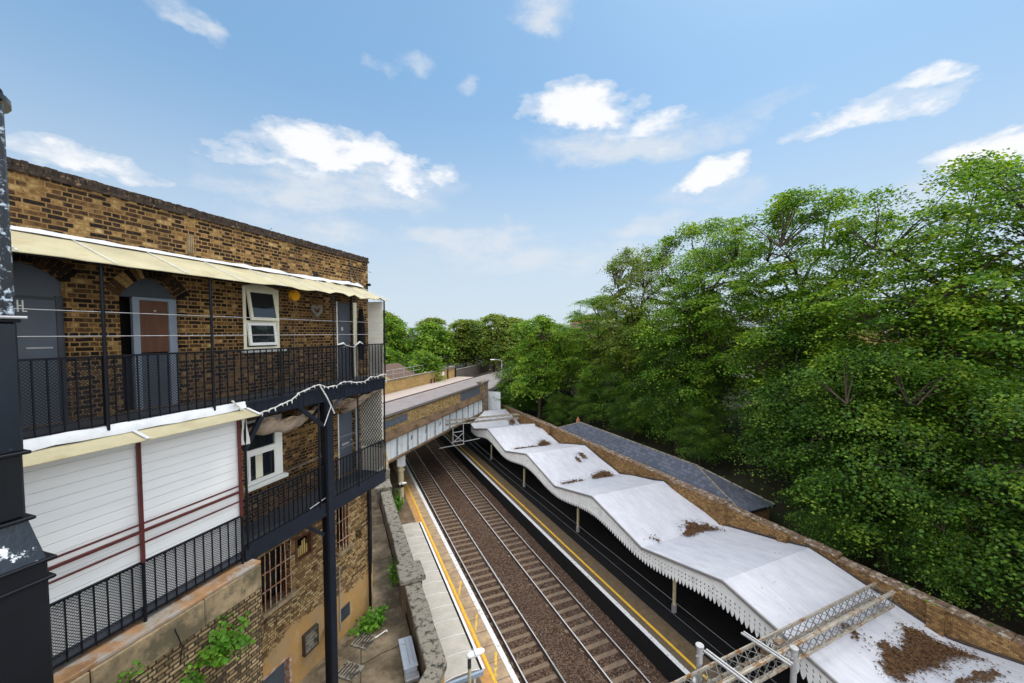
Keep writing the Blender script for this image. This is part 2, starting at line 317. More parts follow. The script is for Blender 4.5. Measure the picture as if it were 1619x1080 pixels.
# ------------------------------------------------------------------ helpers for things
def one(name, mb, m, rot, org, label, cat, group=None, kind=None):
    return tag(mb.build(name, m, rot=rot, org=org), label, cat, group, kind)
def struct(name, mb, m, rot=0, org=(0,0,0), parent=None):
    o = mb.build(name, m, parent, rot, org)
    if parent is None: o['kind'] = 'structure'
    return o
def wall_face(mb, D, t0, t1, z0, z1, ops, depth=.15):
    ts = sorted({t0,t1,*[a for o in ops for a in o[:2]]}); zs = sorted({z0,z1,*[a for o in ops for a in o[2:4]]})
    for a, b in zip(ts, ts[1:]):
        for c, d in zip(zs, zs[1:]):
            tm, zm = (a+b)/2, (c+d)/2
            if any(o[0]<tm<o[1] and o[2]<zm<o[3] for o in ops): continue
            mb.quad((D,a,c),(D,b,c),(D,b,d),(D,a,d))
    for o in ops:
        a, b, c, d = o[:4]; r = o[4] if len(o) > 4 else 0; dp = o[5] if len(o) > 5 else depth; k = 12
        cur = [(a+(b-a)*i/k, d - r*((2*i/k-1)**2)) for i in range(k+1)]
        if r:
            for i in range(k//2): mb.add([(D,a,d),(D,*cur[i]),(D,*cur[i+1])],[(0,1,2)])
            for i in range(k//2, k): mb.add([(D,b,d),(D,*cur[i]),(D,*cur[i+1])],[(0,1,2)])
        E = D-dp
        mb.quad((D,a,c),(E,a,c),(E,a,d-r),(D,a,d-r)); mb.quad((D,b,c),(D,b,d-r),(E,b,d-r),(E,b,c)); mb.quad((D,a,c),(D,b,c),(E,b,c),(E,a,c))
        for i in range(k): mb.quad((D,*cur[i]),(E,*cur[i]),(E,*cur[i+1]),(D,*cur[i+1]))
def arch_fill(mb, E, a, b, z, d, r, k=12):     # panel filling the head of an arched opening
    cur = [(a+(b-a)*i/k, d - r*((2*i/k-1)**2)) for i in range(k+1)]
    mb.add([(E,b,z),(E,a,z)]+[(E,*p) for p in cur], [tuple(range(len(cur)+2))])
# ================================================================== THE FLATS (frame F)
W = -8.35; ED = -7.40; FL1 = 13.72; FL0 = 10.72; AL = 5.8
B = root('brick_building', FROT, (W, 4, AL), 'long stock-brick flats with two dark railed access balconies and a flat parapet', 'building')
def vous():
    t = NT('arch_bricks'); g = t.n('ShaderNodeNewGeometry').outputs['Random Per Island']; o = t.obj(); n = t.noise(o, 24, 4, .7)
    return t.fin(t.ramp(t.math('ADD', t.math('MULTIPLY', g, .7), t.math('MULTIPLY', n, .3)), BR), .92, 0, n, .5, .01, .15)
M['vous'] = vous()
GA = (2.72, 3.68, FL1, 16.12, .24, .13); GB = (4.33, 5.25, FL1, 16.08, .36, .17)
UW = (6.52, 7.44, 14.70, 16.22, .07, .10); UD = (9.43, 10.10, FL1, 16.02, 0, .14)
LW = (6.46, 7.44, 11.58, 13.08, 0, .10); LD = (9.40, 10.12, FL0, 12.68, 0, .14)
EXT = (.9, 1.85, FL1, 16.2, .22, .13)
mb = MB(); wall_face(mb, W, -5, 10.85, 10.6, 17.45, [GA, GB, UW, UD, LW, LD, EXT])
mb.quad((W,10.85,5.7),(W-8.2,10.85,5.7),(W-8.2,10.85,17.45),(W,10.85,17.45)); mb.quad((W-8.2,-5,5.7),(W-8.2,10.85,5.7),(W-8.2,10.85,17.45),(W-8.2,-5,17.45))
mb.quad((W,-5,5.7),(W-8.2,-5,5.7),(W-8.2,-5,17.45),(W,-5,17.45)); mb.quad((W-.34,-5,17.0),(W-.34,10.85,17.0),(W-.34,10.85,17.45),(W-.34,-5,17.45))
mb.quad((W-.34,-5,17.0),(W-8.2,-5,17.0),(W-8.2,10.85,17.0),(W-.34,10.85,17.0))
mb.build('wall', M['brick'], B)
BW1 = (6.78, 7.60, 8.42, 9.78, 0, .28); SW = (7.75, 8.31, 9.06, 9.72, 0, .2); BW2 = (9.24, 9.73, 8.52, 9.84, 0, .25)
HO = (10.04, 10.34, 8.40, 8.76, 0, .22); CD = (6.72, 7.54, AL-.05, 6.83, 0, .25); DV = (9.30, 9.73, 6.27, 6.70, 0, .05)
mb = MB(); wall_face(mb, W, -5, 10.85, 5.6, 10.6, [BW1, SW, BW2, HO, CD, DV]); mb.build('lower_wall', M['brick_low'], B)
# near-black sheet painted in for the unlit rooms behind the openings
mb = MB()
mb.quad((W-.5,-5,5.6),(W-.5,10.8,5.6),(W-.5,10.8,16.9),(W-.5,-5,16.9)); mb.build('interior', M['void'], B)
# parapet coping: brick on edge over a projecting course
mb = MB(); mb.box(W-.36, W+.035, -5, 10.89, 17.38, 17.44)
t_ = -5.0
while t_ < 10.86:
    mb.bbox(W-.34-random.uniform(0,.01), W+.02+random.uniform(-.008,.01), t_, t_+.0735, 17.441, 17.55+random.uniform(-.006,.008), .005); t_ += .076
mb.build('coping', M['coping_dark'], B)
# radial brick arches over the two doorways
for a, b, c, d, r, _ in (GA, GB, EXT):
    mb = MB(); n = 17; L = b-a
    for i in range(n):
        f0, f1 = (i+.06)/n*2-1, (i+.94)/n*2-1
        def pt(f, ext): 
            z = d - r*f*f; sl = math.atan2(2*r*f, L/2); return ((a+b)/2 + f*L/2 + math.sin(sl)*ext, z + math.cos(sl)*ext)
        q = [pt(f0,.004), pt(f1,.004), pt(f1,.225), pt(f0,.225)]
        mb.prism(q, W-.02, W+.006, 0)
    mb.build('brick_arch', M['vous'], B)
# --- grey door at the left
def plate_strokes(mb, D, t, z, segs, s=.1, w=.012):
    for (a, b, c, d) in segs: mb.bar((D, t+a*s, z+b*s), (D, t+c*s, z+d*s), w, .006, up=(1,0,0))
for (a,b,c,d,r,dp) in (GA, EXT):
    mb = MB(); E_ = W-.11; arch_fill(mb, E_, a, b, 15.62, d, r); mb.box(E_-.02, E_+.012, a+.03, b-.03, c, 15.60)
    dr = mb.build('door', M['greydoor'], B)
    mb = MB(); mb.box(E_, E_+.035, b-.075, b, c, 15.66); mb.box(E_, E_+.035, a, a+.06, c, 15.66); mb.box(E_, E_+.03, a+.06, b-.075, 15.60, 15.64); mb.build('frame', M['greydark'], dr)
    mb = MB(); plate_strokes(mb, E_+.016, a+.5, 15.40, [(0,0,0,1.9),(.55,0,.55,1.9),(.1,1.0,.5,1.0),(.55,.1,1.0,.1)], .09, .016); mb.build('door_number', M['upvc'], dr)
    mb = MB(); mb.box(E_+.01, E_+.03, b-.40, b-.13, 14.86, 14.885); mb.build('letter_plate', M['galv'], dr)
# --- arched porch with the brown door
a,b,c,d,r,dp = GB
mb = MB(); E_ = W-.09; arch_fill(mb, E_, a, b, 15.74, d, r); po = mb.build('door_head', M['greydark'], B)
E_ = W-.13
mb = MB(); mb.box(E_-.02, E_+.02, 4.66, 5.11, 14.74, 15.68); db = mb.build('door', M['brown'], B)
mb = MB(); mb.box(E_, E_+.03, 4.66, 5.11, c, 14.72); mb.build('lower_panel', M['greydoor'], db)
mb = MB(); mb.box(E_-.02, E_+.05, 4.555, 4.655, c, 15.735); mb.box(E_-.02, E_+.05, 5.115, 5.245, c, 15.735); mb.box(E_-.02, E_+.045, 4.655, 5.115, 15.685, 15.735); mb.build('frame', M['greylight'], db)
mb = MB(); mb.disc((E_+.03,4.90,15.50),(1,0,0),.018,.02); mb.build('door_knocker', M['galv'], db)
# --- numbered grey door at the far end, and the lower one
for (a,b,c,d,_,_), top, fm in ((UD, 15.42, 'upvc_cream'), (LD, 12.68, 'greylight')):
    mb = MB(); E_ = W-.11; mb.box(E_-.02, E_+.01, a+.02, b-.02, c, top)
    if top < d: mb.box(E_-.02, E_+.006, a+.02, b-.02, top+.03, d)
    dr = mb.build('door', M['greydoor'], B)
    mb = MB(); mb.box(E_, W+.02, b+.005, b+.15, c, d+.02); mb.build('door_post', M[fm], dr)
    mb = MB(); mb.box(E_, W+.012, a-.035, a-.002, c, d); mb.build('frame', M['upvc'], dr)
    mb = MB(); mb.box(E_+.01, E_+.03, a+.22, b-.2, c+.92, c+.98); mb.build('letter_plate', M['galv'], dr)
    mb = MB(); mb.tube([(E_+.02,b-.10,c+1.02),(E_+.06,b-.10,c+1.02),(E_+.06,b-.2,c+1.02)],.011,6); mb.build('handle', M['galv'], dr)
    if top < d:
        mb = MB(); plate_strokes(mb, E_+.016, a+.28, 15.17, [(0,0,0,1),(0,1,.5,1),(.5,0,.5,1),(0,.5,.5,.5),(0,0,.5,0)], .09, .012); mb.build('door_number', M['upvc'], dr)
# --- upper window with tilted sashes
def frame_bars(mb, D0, D1, a, b, c, d, w): 
    mb.box(D0,D1,a,a+w,c,d); mb.box(D0,D1,b-w,b,c,d); mb.box(D0,D1,a+w,b-w,c,c+w); mb.box(D0,D1,a+w,b-w,d-w,d)
def tilt(mb_pts, piv, ang):
    c, s = math.cos(ang), math.sin(ang); out = []
    for (x,y,z) in mb_pts: out.append((piv[0]+(x-piv[0])*c+(z-piv[1])*-s*1.0, y, piv[1]+(x-piv[0])*s+(z-piv[1])*c))
    return out
a,b,c,d = UW[:4]
mb = MB(); frame_bars(mb, W-.07, W+.012, a, b, c, d-.075, .07); mb.box(W-.07, W+.01, a+.07, b-.07, 15.32, 15.38); arch_fill(mb, W-.03, a, b, d-.08, d, .07)
win = mb.build('window', M['upvc_cream'], B)
for (z0, z1, ang, mm) in ((15.37, 16.08, .16, 'upvc_cream'), (14.80, 15.33, .10, 'upvc')):
    mb = MB(); frame_bars(mb, W+.012, W+.055, a+.07, b-.13, z0, z1, .065); mb.v = tilt(mb.v, (W+.012, z1), ang); mb.build('sash', M[mm], win)
    g = MB(); g.box(W+.028, W+.036, a+.135, b-.195, z0+.065, z1-.065); g.v = tilt(g.v, (W+.012, z1), ang); g.build('pane', M['glass'], win)
mb = MB(); mb.bbox(W-.02, W+.09, a-.06, b+.14, c-.06, c, .01); mb.build('sill', M['upvc'], win)
# --- lower window
a,b,c,d = LW[:4]
mb = MB(); frame_bars(mb, W-.07, W+.01, a, b, c, d, .06); mb.box(W-.07, W+.012, a+.06, b-.06, 12.30, 12.39); mb.box(W-.05, W+.014, b-.20, b-.06, c+.06, d-.06); win = mb.build('window', M['upvc'], B)
mb = MB(); frame_bars(mb, W+.012, W+.035, a+.06, b-.20, c+.06, 12.30, .045); mb.build('sash', M['upvc'], win)
mb = MB(); mb.box(W-.04, W-.03, a+.06, b-.2, c+.06, d-.06); mb.build('pane', M['glass'], win)
mb = MB(); mb.bbox(W-.02, W+.13, a-.05, b+.06, c-.09, c, .012); mb.build('sill', M['upvc'], win)
mb = MB()
for k in range(9): mb.quad((W-.028,a+.28+k*.02,c+.1),(W-.024,a+.30+k*.02,c+.1),(W-.024,a+.295+k*.02,12.28),(W-.028,a+.285+k*.02,12.28))
mb.build('curtain', M['upvc_cream'], win)
# --- barred windows, small vent window, louvre, cellar door, vents of the lower wall
def rusty_window(o, nb, zs, label=None):
    a,b,c,d = o[:4]
    mb = MB(); frame_bars(mb, W-.2, W-.14, a, b, c, d, .05); w = mb.build('window', M['railside'], B)
    mb = MB()
    for k in range(nb):
        y = a+.05+(b-a-.1)*k/(nb-1); mb.tube([(W+.05+random.uniform(-.015,.015),y+random.uniform(-.012,.012),c-.02),(W+.05,y,(c+d)/2),(W+.05+random.uniform(-.015,.015),y+random.uniform(-.012,.012),d+.02)], .014, 6)
    for z in zs: mb.bar((W+.065,a-.04,z),(W+.065,b+.04,z),.035,.012)
    mb.build('bars', M['rust'], w)
    mb = MB(); mb.bbox(W-.15, W+.14, a-.08, b+.12, c-.10, c-.001, .015); mb.build('sill', M['stone'], w)
rusty_window(BW1, 6, (9.36, 8.92)); rusty_window(BW2, 4, (9.45, 8.86))
a,b,c,d = SW[:4]; mb = MB(); frame_bars(mb, W-.12, W+.02, a, b, c, d, .06); w = mb.build('window', M['brown'], B)
mb = MB()
for k in range(6): mb.box(W-.1, W-.08, a+.08+k*.07, a+.12+k*.07, c+.06, c+.06+random.uniform(.2,.5))
mb.build('boarding', M['timber'], w)
mb = MB(); frame_bars(mb, W-.01, W+.10, 7.89, 8.37, 6.42, 7.0, .03)
lv = mb.build('louvre_vent', M['bark'], B)
mb = MB()
for k in range(5): mb.box(W+.03, W+.085, 7.925, 8.335, 6.46+k*.105, 6.535+k*.105)
mb.build('slats', M['coping'], lv)
a,b,c,d = CD[:4]; mb = MB(); mb.box(W-.2, W-.16, a, b, c, d); cd_ = mb.build('cellar_door', M['greydoor'], B)
mb = MB(); mb.box(W-.16, W+.02, b-.07, b, c, d); mb.box(W-.16, W+.02, a, b-.07, d-.06, d); mb.build('frame', M['rust'], cd_)
mb = MB(); mb.box(W-.04, W-.03, *DV[:2], *DV[2:4])
for k in range(5): mb.box(W-.03, W+.008, DV[0], DV[1], DV[2]+.02+k*.085, DV[2]+.06+k*.085)
mb.build('air_vent', M['greydark'], B)
mb = MB(); mb.box(W-.05, W+.03, 5.42, 5.53, 16.66, 17.02)
for k in range(3): mb.box(W+.031, W+.045, 5.43+k*.034, 5.45+k*.034, 16.66, 17.01)
mb.build('flue_outlet', M['stone'], B)
mb = MB(); mb.box(W-.05, W+.01, 8.55, 8.72, 16.64, 16.75); mb.build('air_brick', M['void'], B)
# --- pipes on the wall
mb = MB(); mb.tube([(W+.07,10.62,10.6),(W+.07,10.62,5.85)],.045,10); mb.tube([(W+.06,10.74,10.6),(W+.06,10.74,8.0),(W+.06,10.70,7.0)],.018,6); mb.build('drainpipe', M['black'], B)
mb = MB(); mb.tube([(W+.10,8.85,10.4),(W+.10,8.85,7.0),(W+.10,8.85,6.86)],.05,10)
for z in (9.6, 8.3, 7.05): mb.tube([(W+.10,8.85,z),(W+.10,8.85,z+.08)],.064,10)
mb.build('soil_pipe', M['black'], B)
mb = MB(); mb.tube([(W+.02,8.75,6.62),(W+.22,8.62,6.62),(W+.28,8.58,6.56),(W+.28,8.58,5.8)],.06,10); mb.tube([(W+.28,8.58,6.42),(W+.28,8.58,6.6)],.075,10); mb.build('waste_pipe', M['green_pipe'], B)
mb = MB(); mb.tube([(W+.05,9.26,8.1),(W+.05,9.26,6.1)],.018,6); mb.disc((W+.07,9.26,8.06),(1,0,0),.03,.05); mb.build('service_pipe', M['galv'], B)
mb = MB(); mb.tube([(W+.03,9.95,17.3),(W+.04,10.15,17.0),(W+.03,10.3,16.75),(W+.03,10.55,16.5)],.012,5); mb.build('cable', M['coping'], B); mb = MB(); mb.tube([(W+.02,10.02,16.4),(W+.02,10.02,17.35)],.010,5); mb.build('cable', M['coping'], B); mb = MB(); mb.tube([(W+.03,7.86,16.0),(W+.03,7.86,FL1)],.008,5); mb.build('cable', M['coping'], B)
mb = MB(); mb.bbox(W+.02, W+.16, 10.72, 10.80, 16.62, 16.70); mb.bar((W+.05,10.74,16.62),(W+.05,10.74,16.40),.03); mb.build('security_camera', M['black'], B)
mb = MB(); mb.tube([(W,7.2,17.5),(W+.02,7.3,17.62)],.006,5); mb.build('wall_hook', M['black'], B); mb = MB(); mb.tube([(W+.02,10.86,17.1),(W+.02,11.0,17.1)],.008,5); mb.build('wall_hook', M['black'], B)
# --- balconies: decks, beams, railings
mb = MB(); mb.box(W+.002, ED-.02, -4, 10.3, FL1-.16, FL1); mb.build('balcony_floor', M['greydark'], B)
mb = MB(); mb.box(W+.002, ED-.02, -4, 10.26, FL0-.16, FL0); mb.build('balcony_floor', M['greydark'], B)
mb = MB(); mb.box(ED-.02, ED+.03, 5.74, 10.32, 13.36, 13.70); mb.box(ED+.031, ED+.045, 5.74, 10.32, 13.66, 13.70)
for k in range(30): mb.box(ED+.031, ED+.036, 5.80+k*.152, 5.81+k*.152, 13.37, 13.655)
mb.build('fascia_beam', M['navy'], B)
mb = MB(); mb.box(ED-.02, ED+.03, 5.66, 10.28, 10.46, 10.80); mb.box(ED+.031, ED+.05, 5.66, 10.28, 10.46, 10.52)
mb.build('fascia_beam', M['navy'], B)
def railing(t0, t1, z0, z1, posts, mesh=True, pitch=.14):
    mb = MB(); mb.bar((ED,t0,z1),(ED,t1,z1),.035,.03); mb.bar((ED,t0,z0+.03),(ED,t1,z0+.03),.03,.02); rl = mb.build('railing', M['black'], B)
    mb = MB(); t = t0+.05
    while t < t1: mb.bar((ED,t,z0),(ED,t,z1-.015),.016,.016,up=(0,1,0)); t += pitch
    mb.build('balusters', M['black'], rl)
    if mesh:
        mb = MB(); mb.quad((ED-.016,t0,z0+.12),(ED-.016,t1,z0+.12),(ED-.016,t1,z1-.02),(ED-.016,t0,z1-.02)); mb.build('mesh_panel', M['mesh'], rl, fix=False)
    for t, zt in posts:
        mb = MB(); mb.tube([(ED+.03,t,z0-.06),(ED+.03,t,zt)],.024,8); mb.build('post', M['black'], rl)
railing(-4, 10.32, 13.72, 14.75, [(.5,16.08),(2.1,16.08),(3.63,16.08),(5.15,16.10),(6.60,14.75),(8.18,16.08),(10.33,16.08)])
mb = MB(); mb.tube([(W+.35,9.62,FL1),(W+.35,9.62,16.2)],.028,8); mb.build('post', M['black'], B)
railing(-4, 5.60, 10.55, 11.45, [(3.98,11.45),(5.60,11.45)], True, .15)
railing(5.68, 10.27, 10.78, 11.74, [(5.72,13.4),(7.62,13.4),(9.05,13.4),(10.27,13.6)], True, .125)
for z, t1 in ((15.40, 10.3), (15.05, 10.3)):
    mb = MB(); mb.tube([(ED+.03,-4,z),(ED+.03,t1,z)],.0065,6); mb.build('guard_wire', M['galv'], B)
for z in (12.32, 12.02):
    mb = MB(); mb.tube([(ED+.03,8.2,z),(ED+.03,10.27,z)],.008,6); mb.build('guard_wire', M['wire'], B)
mb = MB(); mb.tube([(ED+.03,5.7,11.98),(ED+.03,7.7,12.02)],.006,6); mb.build('guard_wire', M['wire'], B)
# main post with braces
mb = MB(); mb.box(ED-.14, ED-.02, 7.84, 8.02, AL, 13.36); mb.box(ED-.019, ED+.06, 7.80, 8.06, AL, 13.359); ps = mb.build('steel_post', M['black'], B)
mb = MB(); mb.box(ED+.061, ED+.066, 7.86, 8.06, AL, 13.36); mb.build('lit_post_face', M['navy'], ps)  # lit side of the post painted on as a lighter blue-black facing
mb = MB(); mb.bar((ED,7.80,12.75),(ED,7.05,13.38),.07,.09); mb.build('brace', M['navy'], ps)
mb = MB(); mb.bar((ED-.05,7.80,9.95),(ED-.05,7.2,10.48),.07,.08); mb.build('brace', M['navy'], ps)
mb = MB(); mb.tube([(ED,8.08,12.95),(ED,8.16,13.15),(ED,8.34,13.30),(ED,8.6,13.36)],.035,8); mb.build('brace', M['navy'], ps)
mb = MB(); mb.bar((ED,5.72,12.75),(ED,6.12,13.36),.07,.09); mb.build('brace', M['navy'], ps)
mb = MB(); mb.bar((W+.05,10.2,9.9),(ED,10.22,10.46),.06,.08); mb.build('brace', M['navy'], ps)
mb = MB(); mb.tube([(ED+.02,7.3,10.85),(ED+.02,7.84,10.92)],.012,5); mb.build('bracket', M['galv'], ps)
# --- upper canopy of cream sheets, a little buckled
def sheet_strip(t0, t1, Da, za, Db, zb, n, amp, th=.012, seed=0):
    r = random.Random(seed); top = []; bot = []
    for i in range(n+1):
        t = t0+(t1-t0)*i/n; k = amp*max(0, (t-5.2)/5) + amp*.15
        w0 = r.uniform(-1,1)*k*.5; w1 = r.uniform(-1,1)*k; wm = r.uniform(-1,1)*k*.6
        top.append([(Da,t,za+w0),((Da+Db)/2,t,(za+zb)/2+wm),(Db+r.uniform(-.5,.5)*k,t,zb+w1)])
    m = MB(); m.grid(top); m.grid([[(x,y,z-th) for x,y,z in row] for row in top]); 
    m.grid([[row[-1] for row in top],[(row[-1][0],row[-1][1],row[-1][2]-th) for row in top]], False)
    return m
cn = sheet_strip(-4, 10.38, W+.01, 16.56, -7.22, 16.10, 64, .06, seed=3).build('canopy', M['cream'], B, fix=False)
mb = MB()
for k in range(16):
    t = -3.9+k*.953; mb.bar((W+.01,t,16.578),(-7.20,t,16.112),.014,.010)
mb.build('glazing_bars', M['flash'], cn)
r_ = random.Random(5); rows = [[],[],[]]
for i in range(61):
    t = -4+14.4*i/60; k = .012+.05*max(0,(t-5)/5)
    rows[0].append((W+.004,t,16.60+r_.uniform(0,k*1.6))); rows[1].append((W+.03,t,16.585+r_.uniform(-.3,1)*k)); rows[2].append((W+.15+r_.uniform(-.5,1)*k*2,t,16.525+r_.uniform(-.2,.5)*k))
mb = MB(); mb.grid(rows); mb.build('flashing', M['flash'], cn, fix=False)
mb = MB(); mb.bar((-7.27,-4,16.085),(-7.27,10.36,16.08),.014,.014); mb.build('edge_rail', M['black'], cn)
for t in (3.63, 5.15, 8.18):
    mb = MB(); mb.bar((W,t,16.30),(ED+.03,t,16.08),.025); mb.build('rafter', M['black'], cn)
# end screens
mb = MB(); mb.box(W+.40, ED-.02, 10.30, 10.325, FL1+.03, 16.06); mb.build('end_screen', M['screen'], B)
mb = MB(); mb.box(W+.12, ED-.02, 10.24, 10.26, FL0, 13.34); es = mb.build('end_screen', M['screen'], B)
mb = MB(); x0, x1, z0, z1 = W+.14, ED-.03, 11.5, 13.32; p = .13
k = -30
while k < 40:
    for sgn in (1, -1):
        pts = []
        for j in range(61):
            x = x0+(x1-x0)*j/60; z = z0 + k*p + sgn*(x-x0)*1.35
            if z0 <= z <= z1: pts.append((x, 10.225 if sgn > 0 else 10.216, z))
        if len(pts) > 1: mb.bar(pts[0], pts[-1], .018, .007, up=(0,1,0))
    k += 1
mb.build('lattice', M['black'], es)
# --- boarded-in lower balcony at the left, awning, rails
mb = MB(); mb.box(ED-.06, ED-.035, -4, 5.62, 10.56, 13.53); mb.box(W, ED-.061, 5.595, 5.62, 10.56, 13.53); bd = mb.build('boarding', M['siding'], B)
for t in (3.98, 5.60, 2.2):
    mb = MB(); mb.bar((ED+.03,t,11.46),(ED+.03,t,13.46),.045,.045); mb.build('post', M['redpole'], bd)
for z, w in ((12.08,.024),(11.96,.04),(11.77,.024)):
    mb = MB(); mb.bar((ED+.035,-4,z),(ED+.035,5.60,z),w,w); mb.build('rail', M['redpole'], bd)
aw = sheet_strip(-4, 5.78, ED+.03, 13.575, -7.02, 13.475, 20, .01, seed=8).build('awning', M['cream'], B, fix=False)
mb = MB()
for t in (-.9, .5, 2.2, 3.92, 5.77): mb.bar((ED+.04,t,13.592),(-7.01,t,13.490),.05,.014)
mb.build('awning_bars', M['flash'], aw)
r_ = random.Random(9); rows = [[],[],[]]
for i in range(41):
    t = -4+9.75*i/40; k = .015
    rows[0].append((ED-.01,t,13.73+r_.uniform(0,k))); rows[1].append((ED+.035,t,13.725+r_.uniform(-k,k))); rows[2].append((ED+.05+r_.uniform(0,.02),t,13.585+r_.uniform(-k,k)))
mb = MB(); mb.grid(rows); mb.build('flashing', M['flash'], aw, fix=False)
# --- projecting brick base under the boarded balcony
mb = MB(); mb.box(W+.003, -7.16, -5, 5.79, 5.6, 9.93); bb = mb.build('base_wall', M['brick_base'], B)
mb = MB(); t = -5.0
for L in (1.6,1.7,1.55,1.6,1.75,1.5,1.09): mb.bbox(W+.01, -7.10+random.uniform(-.01,.01), t, min(t+L-.012,5.82), 9.931, 10.42, .018); t += L
mb.build('stone_band', M['stone'], bb)
mb = MB(); mb.bbox(W+.02, -7.13, -5, 5.80, 10.422, 10.49, .012); mb.build('coping', M['stone_orange'], bb)
# ------------------------------------------------------------------ loose things on the flats
one('wall_lamp', MB().disc((W+.06,7.86,16.055),(1,0,0),.135,.10,24).disc((W+.125,7.86,16.055),(1,0,0),.10,.05,24).disc((W+.155,7.86,16.055),(1,0,0),.035,.03,16), M['orange'], FROT, (W,7.86,16.055),
    'round amber bulkhead lamp on the brick beside the tilted upper window', 'lamp')
mb = MB(); rr = random.Random(2)
for q in range(7):
    pts = []
    for k in range(41):
        a = 2*PI*k/40; s = .0115; hx = 16*math.sin(a)**3; hz = 13*math.cos(a)-5*math.cos(2*a)-2*math.cos(3*a)-math.cos(4*a); sc = (1-.055*q)
        pts.append((W+.05+.02*math.sin(k*1.7+q*2)+.012*(3-abs(q-3)), 8.60+hx*s*sc, 15.71+hz*s*sc))
    mb.tube(pts, .013, 5, False)
one('heart_wreath', mb, M['wicker'], FROT, (W,8.60,15.71), 'grey wicker heart hung on the brick wall between window and end door', 'wreath')
mb = MB(); rows = []
for i in range(9):
    z = 15.85-i*.2; w = .10+.10*math.sin(i/8*PI)+.03*i/8
    rows.append([(W+.40+.05*math.cos(j)+ .12*math.sin(j*.9), 10.0+w*math.cos(2*PI*j/10)*.7, z+.02*math.sin(j*2)) if False else (W+.22+w*.7*math.cos(2*PI*j/10), 10.20+w*.35*math.sin(2*PI*j/10), z) for j in range(11)])
mb.grid(rows); one('hanging_coat', mb, M['coat'], FROT, (W+.2,10.2,14.2), 'black coat hanging beside the cream screen on the upper balcony', 'coat')
def drape(t0, t1, D0, D1, ztop, sag, drop, seed, nt=22, nd=8):
    r = random.Random(seed); ph = [r.uniform(0,6) for _ in range(6)]; rows = []
    for i in range(nt+1):
        f = i/nt; t = t0+(t1-t0)*f; row = []
        for j in range(nd+1):
            g = j/nd; D = D0+(D1-D0)*g
            z = ztop - sag*4*f*(1-f)*(.4+.6*math.sin(g*PI)) - drop*g*(.75+.25*math.sin(f*9+ph[0])) + .025*math.sin(f*22+ph[1]+g*3)+.02*math.sin(g*9+ph[2]+f*6)
            row.append((D+.03*math.sin(f*14+ph[3]), t, z))
        rows.append(row)
    m = MB(); m.grid(rows); return m
one('hanging_tarpaulin', drape(6.25,7.80,ED-.04,W+.25,13.32,.42,.42,1), M['cloth'], FROT, (ED-.5,7.1,13), 'torn brown tarpaulin sagging under the beam above the lower window', 'tarpaulin', 'tarpaulins slung under the upper balcony')
one('hanging_tarpaulin', drape(8.15,10.18,ED-.06,W+.15,13.34,.16,.62,4), M['cloth'], FROT, (ED-.5,9.2,13), 'brown tarpaulin bunched over the lower grey door beside the lattice', 'tarpaulin', 'tarpaulins slung under the upper balcony')
one('globe_lamp', MB().tube([(W+.02,7.86,13.06),(W+.1,7.86,13.06),(W+.14,7.86,13.06)],[.05,.05,.03],10).tube([(W+.12,7.86,13.06),(W+.15,7.86,13.06),(W+.2,7.86,13.06),(W+.25,7.86,13.06),(W+.28,7.86,13.06)],[.06,.11,.13,.10,.02],14), M['cloth'], FROT, (W,7.86,13.06), 'dull round lamp on the brick behind the torn tarpaulin', 'lamp')
gp = [(5.46,13.80),(5.6,13.62),(5.93,13.43),(6.2,13.46),(6.53,13.53),(6.8,13.58),(7.0,13.70),(7.3,13.78),(7.62,13.83),(7.9,13.72),(8.2,13.72),(8.5,13.80),(8.96,13.72),(9.3,13.70),(9.6,13.80),(9.9,13.78),(10.31,13.82),(10.34,13.45)]
mb = MB(); rr = random.Random(4)
pp = []
for (a, za), (b, zb) in zip(gp, gp[1:]):
    for k in range(4): f = k/4; pp.append((ED+.07+rr.uniform(-.01,.01), a+(b-a)*f, za+(zb-za)*f + rr.uniform(-.012,.012)))
mb.tube(pp, [rr.uniform(.008,.020) for _ in pp], 6)
for k in range(0, len(pp), 2):
    x,y,z = pp[k]; L = rr.uniform(.03,.10); mb.add([(x+.01,y-.02,z),(x+.01,y+.03,z),(x+.02,y+.02+rr.uniform(-.02,.02),z-L)],[(0,1,2)])
one('cloth_garland', mb, M['rope'], FROT, (ED,7.9,13.6), 'ragged white cloth rope draped along the dark beam of the upper balcony', 'garland')
mb = MB(); mb.tube([(ED+.09,7.62,13.80),(ED+.12,7.8,13.5),(ED+.10,8.08,13.02)],.018,6); mb.tube([(ED+.12,7.95,13.25),(ED+.10,7.72,12.78)],.012,6); one('hanging_rope', mb, M['rope'], FROT, (ED,7.8,13.3), 'white rope hanging in a loose fork down the big black post', 'rope')
mb = MB(); rows = [[(ED+.05+.03*math.sin(i+j),5.62+.14*j/3+.03*i/5,13.52-.13*i) for j in range(4)] for i in range(6)]; mb.grid(rows); one('hanging_rag', mb, M['rope'], FROT, (ED,5.66,13.2), 'pale rag hanging from the end of the yellow awning', 'rag')
mb = MB(); mb.tube([(ED+.03,8.3,14.78),(ED+.05,8.5,14.82),(ED+.03,8.62,14.76),(ED+.04,8.9,14.70),(ED+.05,9.15,14.84),(ED+.04,9.3,14.78)],[.015,.028,.012,.007,.026,.012],6); one('tied_rag', mb, M['rope'], FROT, (ED,8.8,14.8), 'grey-white rags tied to the upper balcony top rail by the end door', 'rag')
rr = random.Random(12)
